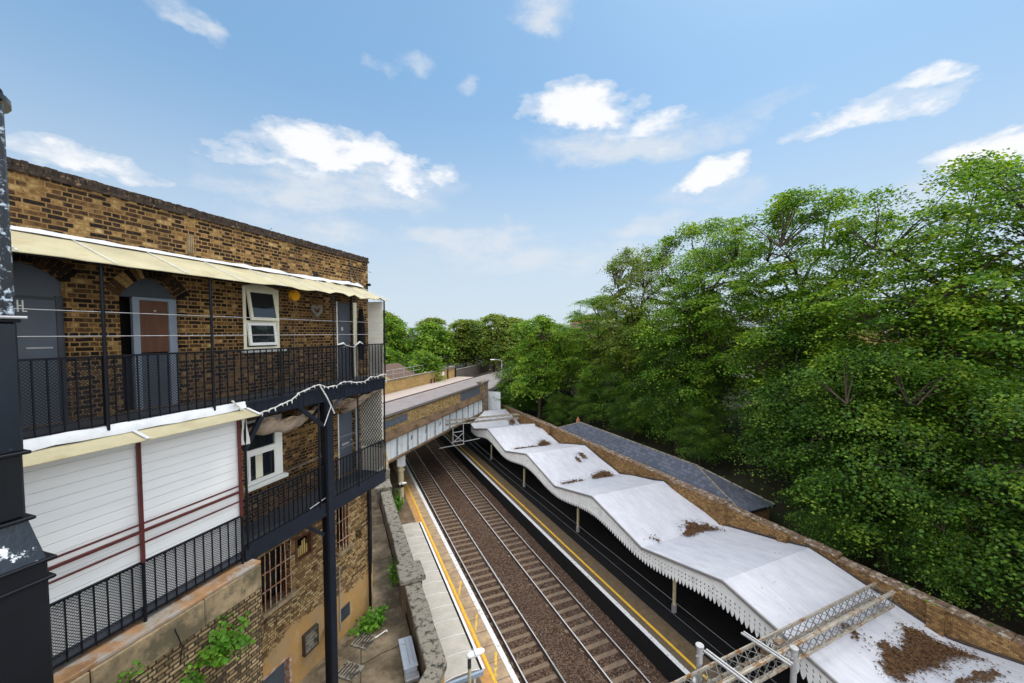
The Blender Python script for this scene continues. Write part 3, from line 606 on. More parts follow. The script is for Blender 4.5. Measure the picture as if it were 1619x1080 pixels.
def creeper(t, z, n, sp, seed):
    r = random.Random(seed); m = MB()
    for k in range(n):
        p = Vector((W+.03, t+r.uniform(-.3,.3)*sp, z+r.uniform(-.1,.1))); pts = [p.copy()]; d = Vector((.02, r.uniform(-1,1), r.uniform(-.7,.4)))
        for j in range(7):
            d += Vector((r.uniform(-.05,.06), r.uniform(-.5,.5), r.uniform(-.5,.3))); p = p + d.normalized()*.13*sp; p.x = max(W+.02, p.x); pts.append(p.copy())
        m.tube(pts, [.010]*4+[.006]*4, 4)
    return m
one('dead_creeper', creeper(7.0,8.2,9,1.0,5), M['twig'], FROT, (W,7.3,8), 'bare dead creeper straggling below the large rusty barred window', 'creeper')
mb = MB(); mb.tube([(-7.2+.03,4.2,10.45),(-7.08,4.22,10.2),(-7.07,4.3,9.9),(-7.1,4.27,9.6)],.008,5); one('loose_cable', mb, M['black'], FROT, (-7.2,4.2,10), 'thin black cable dangling over the stone band of the brick base', 'cable')
# black duct close by on the left
FD = root('flue_duct', FROT, (-5.8, 1.7, AL), 'tall black metal flue duct with flaking paint standing at the left edge', 'duct')
mb = MB(); mb.bbox(-6.2,-5.45,1.25,2.07,15.22,17.18,.02); mb.build('upper_duct', M['flue'], FD)
mb = MB(); mb.bbox(-6.2,-5.452,1.25,2.075,13.98,15.20,.02); mb.build('middle_duct', M['flue_mid'], FD)
mb = MB(); mb.bbox(-6.19,-5.45,1.26,2.065,13.36,13.97,.02); mb.build('lower_duct', M['flue_low'], FD)
mb = MB(); mb.add([(-6.2,1.2,13.33),(-6.2,2.07,13.33),(-5.45,2.07,13.33),(-5.45,1.2,13.33),(-6.2,1.1,12.93),(-6.2,2.14,12.93),(-5.36,2.14,12.93),(-5.36,1.1,12.93)],[(0,1,2,3),(0,4,5,1),(1,5,6,2),(2,6,7,3),(3,7,4,0)]); mb.build('shoulder', M['shoulder'], FD)
mb = MB(); mb.bbox(-6.25,-5.355,1.1,2.15,AL,12.92,.02); mb.build('lower_casing', M['flue_low'], FD)
for z, e, m_ in ((15.21,.02,'galv'),(13.975,.035,'black'),(13.345,.04,'black'),(12.925,.05,'black'),(12.74,.04,'black')):
    q = .08 if z < 13 else 0
    mb = MB(); mb.bbox(-6.22,-5.45+e+q,1.2-q,2.07+e+q,z-.016,z+.016,.006); mb.build('flange', M['black'], FD)
mb = MB(); mb.tube([(-5.44,1.2,15.24),(-5.42,2.12,15.24)],.016,6); mb.build('rod', M['galv'], FD)
mb = MB(); mb.tube([(-5.70,1.78,17.181),(-5.70,1.78,17.23)],.40,24); mb.build('collar', M['flue_low'], FD)
mb = MB(); mb.tube([(-5.70,1.78,17.23),(-5.70,1.78,17.33),(-5.70,1.78,17.42),(-5.70,1.78,17.49),(-5.70,1.78,17.52)],[.34,.325,.26,.15,.02],24); cw = mb.build('cowl', M['galv'], FD)
mb = MB()
for k in range(10):
    a = 2*PI*k/10; mb.tube([(-5.70+math.cos(a)*q,1.78+math.sin(a)*q,z) for q,z in ((.355,17.23),(.34,17.33),(.275,17.425),(.165,17.50),(.03,17.53))],.013,5)
mb.build('cage', M['black'], cw)
# ================================================================== ALLEY, RETAINING WALL (frame R: across, along, up)
def Rw(u, s, z): return fr(RROT, (u, s, z))
# ground of the whole place, swept along the railway: left bank, cutting, right bank
prof = [(-400,7.0),(-60,7.0),(-26,7.2),(-16,5.75),(1.9,5.75),(1.98,-.42),(13.9,-.42),(19.9,-.42),(19.98,3.4),(21.5,3.6),(24,4.3),(30,6.0),(38,7.1),(60,7.2),(400,7.0),(1500,6.0)]
prof = [(-1500,6.0)]+prof
svals = [-60,-20,0]+[2+2.0*i for i in range(32)]+[72,90,120,200,400,900,1800]
mb = MB(); rr = random.Random(21); rows = []
for s in svals: rows.append([(u, s, z + (rr.uniform(-.22,.22) if u > 21 and u < 60 else 0)) for u, z in prof])
mb.grid(rows, False); struct('ground', mb, M['soil'], RROT, (0,0,0))
# alley paving
mb = MB(); n = 10
mb.box(-5.2, 1.84, -4, 25.5, AL-.3, AL); struct('alley_path', mb, M['paving'], RROT, (0,10,AL))
RW = root('retaining_wall', RROT, (2.1, 14, AL), 'old rendered alley wall with thick lichen-black coping stones above the platform', 'wall')
mb = MB(); mb.box(1.90, 2.28, 9.45, 26.5, -.3, 6.62); mb.build('wall', M['alley_render'], RW)
rr = random.Random(3); s = 9.3
cp = MB()
while s < 20.9:
    L = rr.uniform(.75,1.0)
    if 12.75 < s+L/2 < 13.9: pass
    cp.bbox(1.83+rr.uniform(-.012,.012), 2.35+rr.uniform(-.015,.015), s, s+L-.012, 6.621, 6.80+rr.uniform(-.012,.012), .022); s += L
cp.build('coping', M['coping'], RW)
pr = MB(); pr.box(1.76, 2.42, 12.85, 13.6, -.3, 6.70); pi = pr.build('pier', M['alley_render'], RW)
mb = MB(); mb.bbox(1.68, 2.52, 12.72, 13.74, 6.803, 6.97, .025); mb.build('pier_cap', M['coping'], pi)
# the wall turns at its near end
mb = MB(); a0, a1 = (2.35,9.3), (1.83,9.3); d = Vector((-.62,-.78)); 
mb.prism([(2.35,9.29),(1.83,9.29),(1.83+d.x*2.6-.05,9.29+d.y*2.6),(2.35+d.x*2.4,9.29+d.y*2.6-.12)], 6.62, 6.79, 2); mb.build('coping', M['coping'], RW)
mb = MB(); mb.prism([(2.28,9.28),(1.9,9.28),(1.9+d.x*2.6,9.28+d.y*2.6),(2.28+d.x*2.4,9.28+d.y*2.6-.12)], -.3, 6.615, 2); mb.build('wall', M['brick_low'], RW)
# stepped stone pier at the far end by the bridge
PR = root('stone_pier', RROT, (2.1, 22, AL), 'stepped pale stone pier ending the alley wall beside the bridge girder', 'pier')
mb = MB(); mb.bbox(1.62,2.4,20.95,22.0,6.2,6.75,.03); mb.bbox(1.58,2.42,20.9,22.05,6.752,7.02,.03); mb.build('lower_block', M['coping'], PR)
mb = MB(); mb.bbox(1.70,2.45,22.06,24.6,5.7,7.55,.03); mb.build('middle_block', M['coping'], PR)
mb = MB(); mb.prism([(22.3,7.552),(24.6,7.552),(24.6,8.2),(23.2,8.2)], 1.75, 2.42, 0); mb.build('sloped_block', M['stone'], PR)
mb = MB(); mb.box(1.9,2.6,24.62,28.5,-.3,7.2); mb.build('shaft', M['brick_low'], PR)
mb = MB()
for a,b in (((-1.5,10.9),(1.78,11.6)),((-1.2,13.4),(1.8,13.2)),((.9,16.2),(1.8,16.4)),((.2,9.2),(.7,14.8)),((1.0,18.6),(1.8,18.5))):
    p = [(a[0]+(b[0]-a[0])*k/8+random.uniform(-.05,.05), a[1]+(b[1]-a[1])*k/8+random.uniform(-.05,.05)) for k in range(9)]
    for q,r in zip(p,p[1:]): mb.bar((*q,AL+.002),(*r,AL+.002),.03,.006)
struct('path_cracks', mb, M['bark'], RROT, (1,12,AL))
# small things in the alley
BX = root('utility_box', RROT, (1.64, 10.8, AL), 'pale blue metal cabinet leaning in the alley below the coping wall', 'cabinet')
mb = MB(); mb.bbox(1.46,1.80,10.35,11.45,AL,AL+.22,.02); mb.build('case', M['metalbox'], BX)
mb = MB(); mb.bbox(1.44,1.82,10.33,11.47,AL+.222,AL+.25,.012); ld = mb.build('lid', M['metalbox'], BX)
mb = MB(); mb.box(1.60,1.62,10.4,11.4,AL+.251,AL+.262); mb.box(1.72,1.73,10.45,11.35,AL+.251,AL+.26); mb.build('lid_rib', M['galv'], ld)
mb = MB(); mb.bbox(1.44,1.82,10.1,10.32,AL,AL+.12,.02); mb.build('foot', M['galv'], BX)
def fp(D, t, z): 
    return (D, t, z)
for (D,t,w,l,lab) in ((-7.62,9.45,.55,.55,'square rusted manhole cover in the alley beside the bright weeds'),(-7.3,8.45,.6,.5,'dark round-cornered drain cover in the alley by the foot of the black post')):
    mb = MB(); mb.bbox(D-w/2,D+w/2,t-l/2,t+l/2,AL+.002,AL+.035,.01); k = mb.build('manhole_cover', M['coping'], rot=FROT, org=(D,t,AL)); tag(k, lab, 'manhole cover', 'covers in the alley')
    mb = MB()
    for i in range(5): mb.box(D-w/2+.06+i*.09,D-w/2+.10+i*.09,t-l/2+.06,t+l/2-.06,AL+.036,AL+.045)
    mb.build('ribs', M['bark'], k)
mb = MB(); mb.tube([(-7.35,9.62,AL+.03),(-7.2,9.95,AL+.05)],.018,6); mb.tube([(-7.2,9.95,AL+.05),(-7.15,9.93,AL+.06)],.03,6); one('plastic_pipe', mb, M['white'], FROT, (-7.3,9.8,AL), 'short white plastic pipe lying on the alley ground', 'pipe')
# ================================================================== RAILWAY
mb = MB(); rows = []; rr = random.Random(8)
us = [6.3,6.55,6.9,7.15,7.9,8.65,8.95,9.25,9.6,9.95,10.25,10.5,11.25,12.0,12.3,12.6,12.95]
for i in range(150):
    s = 2+i*.55; rows.append([(u, s, (-.19 if abs(u-7.9)<.8 or abs(u-11.25)<.8 else -.125)+rr.uniform(-.03,.03)) for u in us])
mb.grid(rows); struct('track_bed', mb, M['ballast'], RROT, (9,20,0))
n = 15000; P = np.stack([rng.uniform(6.45,12.9,n), 7+38*rng.uniform(0,1,n)**1.25, np.full(n,0.)],1)
P[:,2] = np.where((abs(P[:,0]-7.9)<.82)|(abs(P[:,0]-11.25)<.82), -.185, -.125)
S = rng.uniform(.022,.055,n); base = np.array([[1,0,0],[0,1,0],[-1,0,0],[0,-1,0],[0,0,1],[0,0,-1.]])
V = (base[None]*S[:,None,None]*rng.uniform(.6,1.25,(n,6,3)))
ang = rng.uniform(0,2*PI,n); ca, sa = np.cos(ang), np.sin(ang); tl = rng.uniform(-.6,.6,n)
X = V[...,0]*ca[:,None]-V[...,1]*sa[:,None]; Y = V[...,0]*sa[:,None]+V[...,1]*ca[:,None]; Z = V[...,2]*.75+X*tl[:,None]*.5
V = np.stack([X,Y,Z],2)+P[:,None]
F8 = np.array([[0,1,4],[1,2,4],[2,3,4],[3,0,4],[1,0,5],[2,1,5],[3,2,5],[0,3,5]])
me = bpy.data.meshes.new('ballast'); me.from_pydata(V.reshape(-1,3).tolist(), [], (F8[None]+6*np.arange(n)[:,None,None]).reshape(-1,3).tolist()); me.materials.append(M['stones'])
o = bpy.data.objects.new('ballast', me); C.objects.link(o); o.rotation_euler = (0,0,RROT); tag(o, 'loose brown ballast stones between and beside the rails', 'ballast', kind='stuff')
def track(uc, label):
    T = root('railway_track', RROT, (uc, 7, -.25), label, 'railway track', 'railway tracks'); first = None
    for k in (-1, 1):
        c = uc+k*.7525
        mb = MB(); mb.prism([(c-.07,-.165),(c+.07,-.165),(c+.07,-.15),(c+.012,-.12),(c+.012,-.045),(c+.034,-.03),(c+.034,-.003),(c-.034,-.003),(c-.034,-.03),(c-.012,-.045),(c-.012,-.12),(c-.07,-.15)], 2, 82, 1)
        r = mb.build('rail', M['railside'], T)
        mb = MB(); mb.bbox(c-.031,c+.031,2,82,-.0029,.002,.001); mb.build('rail_head', M['railtop'], r)
    rr = random.Random(int(uc*10))
    mb = MB(); mb.bbox(uc-1.25,uc+1.25,7,7.25,-.26,-.148,.02); slp = mb.build('sleeper', M['sleeper'], T)
    for k in range(1, 78):
        c = slp.copy(); C.objects.link(c); c.parent = T; c.location = (rr.uniform(-.02,.02), k*.66+rr.uniform(-.025,.025), rr.uniform(-.015,.004)); c.rotation_euler = (0,0,rr.uniform(-.012,.012)); c.scale = (rr.uniform(.98,1.02),rr.uniform(.92,1.05),1)
    return T
track(7.90, 'left-hand railway track with polished rails on concrete sleepers beside the left platform'); track(11.25, 'right-hand railway track with polished rails on concrete sleepers below the canopied platform')
# platforms
PZ = .9
def platform(nm, u0, u1, s0, s1, m): mb = MB(); mb.box(u0,u1,s0,s1,-.4,PZ); return struct(nm, mb, m, RROT, (u0,s0,0))
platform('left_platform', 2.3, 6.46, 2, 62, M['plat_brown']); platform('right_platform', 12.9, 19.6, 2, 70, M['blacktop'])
def strip(nm, u0, u1, s0, s1, z, m, th=.004): mb = MB(); mb.box(u0,u1,s0,s1,z,z+th); return struct(nm, mb, m, RROT, (u0,s0,z))
strip('platform_paving', 5.03, 6.44, 2, 62, PZ+.001, M['slab']); strip('tactile_strip', 5.08, 5.50, 2, 62, PZ+.006, M['tactile']); strip('yellow_line', 5.50, 5.62, 2, 62, PZ+.011, M['yellow'])
strip('platform_edge_line', 6.22, 6.45, 2, 62, PZ+.006, M['edge'], .012)
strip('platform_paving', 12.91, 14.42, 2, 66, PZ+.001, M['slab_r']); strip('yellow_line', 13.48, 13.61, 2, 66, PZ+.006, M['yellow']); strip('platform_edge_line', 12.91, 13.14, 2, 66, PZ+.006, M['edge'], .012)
# worn diagonal markings on the left platform
mb = MB()
for s0 in (9.6, 10.9, 12.2, 14.4, 17.0, 19.8): 
    mb.prism([(5.64,s0),(5.70,s0-.14),(6.16,s0+1.02),(6.10,s0+1.12)], PZ+.0065, PZ+.0095, 2)
def worn():
    t = NT('worn_yellow_paint'); o = t.obj(); f = t.ramp(t.noise(o, 7, 6, .75), [(.42,0),(.5,1)])
    return t.fin(t.mix(f, (.33,.215,.115), (.76,.46,.05)), .85)
M['worn'] = worn(); struct('hatch_marking', mb, M['worn'], RROT, (5.9,12,PZ))
mb = MB(); rr = random.Random(77)
for k in range(14):
    s0 = rr.uniform(10,32); u0 = rr.uniform(5.75,6.1); pts = [(u0+rr.uniform(-.1,.1)+.03*j, s0+j*.12+rr.uniform(-.04,.04)) for j in range(4)]
    for (a,b),(c,d) in zip(pts,pts[1:]): mb.bar((a,b,PZ+.0075),(c,d,PZ+.0075),.02,.003)
struct('hatch_marking', mb, M['worn'], RROT, (5.9,20,PZ))
# paving joints across the platforms
mb = MB()
for k in range(60): mb.box(5.63,6.21,6+k*.9,6.03+k*.9,PZ+.0055,PZ+.0062); mb.box(13.15,13.49,6+k*.9,6.015+k*.9,PZ+.0055,PZ+.0062)
struct('paving_joints', mb, M['plat_face'], RROT, (6,20,PZ))
# shelter roof of beige sheets
SH = root('platform_shelter', RROT, (3.8, 18, PZ), 'long beige panelled shelter roof on the left platform beside the coping wall', 'shelter')
s0, s1 = 12.7, 24.5; mb = MB(); rows = []
for i in range(27): s = s0+(s1-s0)*i/26; rows.append([(3.0,s,2.98),(3.5,s,3.06+.012*(i%2)),(4.0,s,3.06+.012*(i%2)),(4.42,s,3.0)])
mb.grid(rows); mb.grid([[(x,y,z-.05) for x,y,z in r] for r in rows]); mb.build('roof', M['shelter'], SH, fix=False)
mb = MB()
for i in range(14): s = s0+.02+(s1-s0-.04)*i/13; mb.tube([(3.0,s,2.985),(3.5,s,3.072),(4.0,s,3.072),(4.42,s,3.007)],.011,6)
mb.build('roof_seams', M['white'], SH)
mb = MB(); mb.box(4.43,4.50,s0,s1,2.93,2.985); mb.build('gutter', M['void'], SH); mb = MB(); mb.box(4.505,4.60,s0-.02,s1,2.94,3.01); mb.build('gutter_edge', M['white'], SH)  # gutter box near black, the channel's shadow put into its colour
mb = MB(); mb.box(2.95,4.5,s0-.12,s0-.02,2.86,3.0); mb.build('end_board', M['bluebeam'], SH)
mb = MB(); mb.box(3.0,4.4,s0-.55,s0-.40,2.35,2.5); mb.box(3.0,4.4,s0+3,s0+3.1,2.7,2.85); mb.build('cross_beam', M['bluebeam'], SH)
for s in (s0+.3, s0+4, s0+8, s1-.4):
    mb = MB(); mb.bar((4.3,s,PZ),(4.3,s,2.95),.09); mb.build('post', M['white'], SH)
# lamps
def plamp(u, s, top, label):
    L = root('platform_lamp', RROT, (u, s, PZ), label, 'lamp', 'platform lamps')
    mb = MB(); mb.tube([(u,s,PZ),(u,s,top-.35)],.055,10); mb.build('pole', M['creampost'], L)
    mb = MB(); mb.tube([(u,s,top-.42),(u,s,top-.14)],.062,10); mb.tube([(u,s,top-.15),(u+.03,s,top-.05)],.05,8); mb.build('collar', M['greydark'], L)
    mb = MB(); rows = []
    for i, f in enumerate((0,.06,.2,.45,.7,.9,.98,1)):
        w = (.02,.10,.125,.135,.13,.11,.07,.02)[i]; h = (.02,.06,.075,.08,.075,.06,.04,.015)[i]; x = u-.10+f*.62
        rows.append([(x, s+w*math.cos(2*PI*k/12), top+h*math.sin(2*PI*k/12)+.02*f) for k in range(13)])
    mb.grid(rows); mb.build('lamp_head', M['white'], L)
    mb = MB(); mb.box(u+.15,u+.17,s-.13,s+.13,top-.05,top+.105); mb.build('seam', M['galv'], L)
plamp(3.72, 11.75, 4.52, 'cream platform lamp with white flat head standing before the beige shelter')
plamp(4.25, 31.5, 3.0, 'small white platform lamp under the end of the white bridge girder')
# ================================================================== RIGHT PLATFORM CANOPY
CA = root('platform_canopy', RROT, (15.3, 22, PZ), 'white ridge-and-furrow platform canopy with spear-shaped valance boards', 'canopy')
UE, UB = 13.8, 19.52; ZP, ZV = 5.25, 4.27
nodes = [(-2.9,ZV),(1.5,ZP),(5.8,ZV),(10.25,ZP),(14.73,ZV),(18.96,ZP),(23.36,ZV),(27.9,ZP),(32.3,ZV),(36.95,ZP),(41.3,ZV),(45.6,ZP),(49.5,ZV)]
def zc(s):
    for (a,za),(b,zb) in zip(nodes,nodes[1:]):
        if a <= s <= b: return za+(zb-za)*(s-a)/(b-a)
    return ZV
def send(u): return min(48.6, (17.75+.75*u)/.661)
uc = [UE-.08, UE+.35, 15.2, 16.6, 18.0, 19.0, UB]
mb = MB(); rr = random.Random(31); ss = sorted({*[a for a,_ in nodes], *[-2.9+2.07*i for i in range(26)]}); ss = [a for a in ss if a < 48.6]
wr = {}
rows = []
for s in ss:
    row = []
    for u in uc:
        sc_ = min(s, send(u)-.01); z = zc(sc_)
        dpk = min(abs(sc_-a) for a,zz in nodes if zz == ZP); dvl = min(abs(sc_-a) for a,zz in nodes if zz == ZV)
        z += -.0*dpk
        fb = max(0,(u-17.6)/2); z += fb*(rr.uniform(-.004,.004)+.05*math.sin(sc_*2.1)+rr.uniform(-.02,.02))*(1 if dpk > .3 else .3) + (.05*max(0,1-dvl/1.2) if u == UB else 0)
        row.append((u, sc_, z))
    rows.append(row)
mb.grid(rows, False); under = [[(x,y,z-.06) for x,y,z in r] for r in rows]; mb.grid(under, False); mb.build('roof', M['felt'], CA, fix=False)
# fascia + valance of spear boards with notched edges that make the pierced holes
def zbot(s):
    dpk = min(abs(s-a) for a,zz in nodes if zz == ZP); f = max(0,1-dpk/4.4); return 3.50 + .55*(3*f*f-2*f**3)
mb = MB(); s = 0.0; p = .195
while s < 42.4:
    zb = zbot(s+p/2); a, b, c = s+.002, s+p-.002, s+p/2
    zl, zr = zc(s)-.07, zc(s+p)-.07
    L = [(a,zl),(a,zb+.62),(a+.03,zb+.60),(a+.03,zb+.555),(a,zb+.53),(a,zb+.44),(a+.028,zb+.42),(a+.028,zb+.38),(a,zb+.36),(a+.006,zb+.26),(a+.03,zb+.13),(c-.012,zb+.01)]
    Rr = [(c+.012,zb+.01),(b-.03,zb+.13),(b-.006,zb+.26),(b,zb+.36),(b-.028,zb+.38),(b-.028,zb+.42),(b,zb+.44),(b,zb+.53),(b-.03,zb+.555),(b-.03,zb+.60),(b,zb+.62),(b,zr)]
    # split into left/right halves joined in quads so the outline stays exact
    n = len(L)
    for x0, x1 in ((UE-.0, UE+.02),):
        f = [(x0,*q) for q in L+Rr]; g = [(x1,*q) for q in L+Rr]; m_ = len(f)
        fs = [(i, i+1, m_-2-i, m_-1-i) for i in range(n-1)]
        mb.add(f, fs); mb.add(g, fs)
        for i in range(n, 0, -1): pass
        mb.add(f+g, [(i,(i+1),m_+i+1,m_+i) for i in range(1, m_-2)])
    s += p
mb.build('valance', M['valance'], CA, fix=False)
mb = MB()
for (a,za),(b,zb) in zip(nodes[1:-2],nodes[2:-1]):
    b2 = min(b, 42.3); zb2 = zc(b2)
    mb.bar((UE-.06,a,za-.035),(UE-.06,b2,zb2-.035),.075,.10)
mb.build('edge_gutter', M['gutter'], CA)
for s in (5.8, 14.1, 22.8, 31.6, 40.0):
    mb = MB(); mb.tube([(15.35,s,PZ+.35),(15.35,s,ZV-.1)],.085,12); mb.tube([(15.35,s,3.0),(15.35,s,3.1)],.11,12); mb.tube([(15.35,s,3.9),(15.35,s,4.1)],.13,12); cl = mb.build('column', M['creampost'], CA)
    mb = MB(); mb.tube([(15.35,s,2.62),(15.35,s,2.86)],.092,12); mb.build('band', M['void'], cl); mb = MB(); mb.tube([(15.35,s,PZ),(15.35,s,PZ+.36)],.13,12); mb.build('base', M['galv'], cl)
    mb = MB(); mb.bar((UE+.05,s,ZV-.16),(UB,s,ZV-.16),.12,.16); mb.build('girder', M['valance'], CA)
mb = MB()
pts = [(UB-.03, min(s,send(UB)-.02), zc(min(s,send(UB)-.02))+.05) for s in ss]
mb.tube([p for i,p in enumerate(pts) if i == 0 or p[1] > pts[i-1][1]+.01], .045, 6); mb.build('wall_flashing', M['coping_black'], CA)
# dead leaves lying in the roof valleys
def zroof(u, s): return zc(s)+.035
def litter(poly, seed, label, n=260, thick=.05):
    r = random.Random(seed); m = MB()
    xs = [p[0] for p in poly]; ys = [p[1] for p in poly]
    def inside(x, y):
        c = False; j = len(poly)-1
        for i in range(len(poly)):
            (xi, yi), (xj, yj) = poly[i], poly[j]
            if (yi > y) != (yj > y) and x < (xj-xi)*(y-yi)/(yj-yi)+xi: c = not c
            j = i
        return c
    cs = .09; cells = {}
    x = min(xs)
    nx = int((max(xs)-min(xs))/cs)+2; ny = int((max(ys)-min(ys))/cs)+2
    for i in range(nx):
        for j in range(ny):
            px, py = min(xs)+i*cs, min(ys)+j*cs
            if inside(px+r.uniform(-.1,.1), py+r.uniform(-.1,.1)): cells[(i,j)] = zroof(px,py)+r.uniform(.01,thick)
    for (i,j), z in cells.items():
        px, py = min(xs)+i*cs, min(ys)+j*cs; q = [(0,0),(1,0),(1,1),(0,1)]
        m.add([(px+a*cs+r.uniform(-.02,.02), py+b*cs+r.uniform(-.02,.02), cells.get((i+a,j+b), zroof(px+a*cs,py+b*cs)+.004)) for a,b in q], [(0,1,2,3)])
    ks = list(cells)
    for k in range(int(n*3)):
        i, j = r.choice(ks); q_ = abs(r.gauss(0,.16)); a_ = r.uniform(0,6.3); px, py = min(19.3, min(xs)+i*cs+q_*math.cos(a_)*1.6), min(ys)+j*cs+q_*math.sin(a_)*1.6; z = zroof(px,py)+r.uniform(.02,thick+.03); a = r.uniform(0,6.3); l = r.uniform(.022,.06)
        dx, dy = math.cos(a)*l, math.sin(a)*l; m.add([(px-dx,py-dy,z),(px+dy*.5,py-dx*.5,z+r.uniform(-.01,.04)),(px+dx,py+dy,z+r.uniform(-.02,.03)),(px-dy*.5,py+dx*.5,z)],[(0,1,2,3)])
    c = poly[0]; o = m.build('leaf_litter', M['litter'], rot=RROT, org=(c[0],c[1],zc(c[1])), fix=False); tag(o, label, 'dead leaves', 'leaf litter on the canopy', 'stuff')
litter([(16.5,14.2),(17.0,14.55),(18.0,14.5),(18.6,14.15),(18.7,14.9),(18.0,15.1),(17.7,15.5),(17.3,15.1),(16.7,14.8)], 1, 'heap of dead leaves in the middle roof valley of the canopy')
litter([(16.9,23.1),(17.6,23.2),(18.6,23.0),(18.8,23.7),(18.3,24.0),(17.6,23.7),(17.0,23.5)], 2, 'brown leaf heap in the canopy valley nearest the slate roof end')
litter([(14.3,23.3),(15.3,23.3),(16.3,23.25),(16.3,23.42),(15.0,23.5),(14.3,23.5)], 22, 'thin dark line of leaves along the canopy valley', 60, .03)
litter([(17.3,31.9),(18.2,32.0),(18.6,32.5),(18.2,33.2),(17.7,32.9),(17.2,32.4)], 3, 'small leaf heap in the further canopy valley')
litter([(14.6,32.2),(17.1,32.15),(17.1,32.35),(14.6,32.42)], 4, 'narrow drift of leaves along the further canopy valley', 60, .03)
litter([(17.2,25.6),(17.55,25.5),(17.6,26.3),(17.3,26.4)], 6, 'left one of two small leaf patches on the canopy slope', 20, .03)
litter([(17.9,26.0),(18.3,25.9),(18.4,26.8),(18.0,26.9)], 7, 'right one of two small leaf patches on the canopy slope', 20, .03)
litter([(14.6,14.9),(14.95,14.8),(15.05,15.0),(14.7,15.1)], 8, 'dark scrap of leaves near the canopy edge', 12, .03)
litter([(15.7,5.5),(16.3,5.6),(17.2,5.3),(18.3,5.3),(18.9,4.7),(18.8,6.1),(18.4,6.6),(17.9,6.25),(17.2,6.1),(16.6,6.6),(16.2,6.2),(15.6,6.0)], 9, 'largest patch of dead leaves, on the canopy beside the near gantry', 700, .05)
litter([(16.0,7.0),(16.3,6.8),(16.5,7.3),(16.2,7.6)], 10, 'little leaf patch above the largest one on the canopy', 20, .03)
litter([(16.0,4.3),(17.0,4.5),(18.2,4.2),(18.4,4.5),(17.0,4.8),(16.1,4.7)], 11, 'streak of leaves at the lower right of the canopy', 60, .03)
litter([(18.0,41.2),(19.0,41.2),(19.2,42.6),(18.6,42.5)], 12, 'dark leaves in the far canopy valley by the brick wall', 30, .03)
litter([(18.9,36.0),(19.4,35.5),(19.45,37.3),(19.1,37.0)], 13, 'leaf mould against the far wall pier', 20, .05)
# boundary wall behind the canopy
BWL = root('boundary_wall', RROT, (19.75, 22, PZ), 'long weathered brick wall with flaking coping behind the white canopy', 'wall')
segs = [(2,9.2,5.22,0),(9.2,14.6,5.38,0),(14.6,18.4,5.48,-.12),(18.4,34.2,5.52,.05),(34.2,40.5,5.52,-.12),(40.5,48.6,5.45,.05)]
mb = MB(); cp = MB(); rr = random.Random(17)
for a,b,zt,off in segs:
    mb.box(19.54+off, 19.92, a, b, -.3, zt); s = a
    while s < b-.05:
        L = min(rr.uniform(.45,.8), b-s); e = rr.random()
        cp.bbox(19.50+off+rr.uniform(-.02,.02), 19.72, s, s+L-.014, zt+.001, zt+.07+rr.uniform(-.012,.018), .02)
        cp.bbox(19.722, 19.98+rr.uniform(-.03,.02), s, s+L-.01, zt+.001, zt+.10+rr.uniform(-.015,.02), .02); s += L
mb.build('wall', M['brick_back'], BWL); cp.build('coping', M['coping_red'], BWL)
for s in (14.62, 11.4, 6.1, 3.2, 34.25):
    mb = MB(); mb.box(19.36, 19.53, s-.22, s+.22, 3.6, 5.40 if s > 9 else 5.2); mb.bbox(19.34,19.5,s-.25,s+.25,5.401 if s > 9 else 5.201,5.47 if s > 9 else 5.28,.015); mb.build('pier', M['brick_back'], BWL)
# building with slate roof behind the wall
SB = root('slate_roofed_building', RROT, (21.5, 24, 3.4), 'low building with blue-grey hipped slate roof behind the boundary wall', 'building')
e0, e1 = 20.15, 22.9; ze, zr_ = 5.15, 6.3; ur = 21.5
mb = MB(); A = [(e0,13.9,ze),(e1,13.9,ze),(e1,34.5,ze),(e0,34.5,ze),(ur,18.1,zr_),(ur,31.7,zr_)]
mb.add(A, [(0,4,5,3),(0,1,4),(1,2,5,4),(2,3,5)]); rf = mb.build('roof', M['slate'], SB)
mb = MB(); mb.tube([A[4],A[5]],.07,8)
for k in (0,1): mb.tube([A[4],A[k]],.06,8)
for k in (2,3): mb.tube([A[5],A[k]],.06,8)
mb.build('ridge_tiles', M['coping'], rf)
mb = MB(); mb.bar((e0,13.88,ze-.05),(e1,13.88,ze-.05),.08,.1); mb.bar((e1,13.9,ze-.05),(e1,34.5,ze-.05),.08,.1); mb.build('gutter', M['black'], rf)
mb = MB(); mb.bbox(ur-.12,ur+.12,31.9,32.2,5.9,6.55,.02); mb.tube([(ur,32.05,6.55),(ur,32.05,6.75)],.08,8); mb.build('chimney', M['pot'], rf)
mb = MB(); mb.box(e0+.15,e1-.15,14.1,34.3,3,ze-.02); mb.build('wall', M['brick_back'], SB)
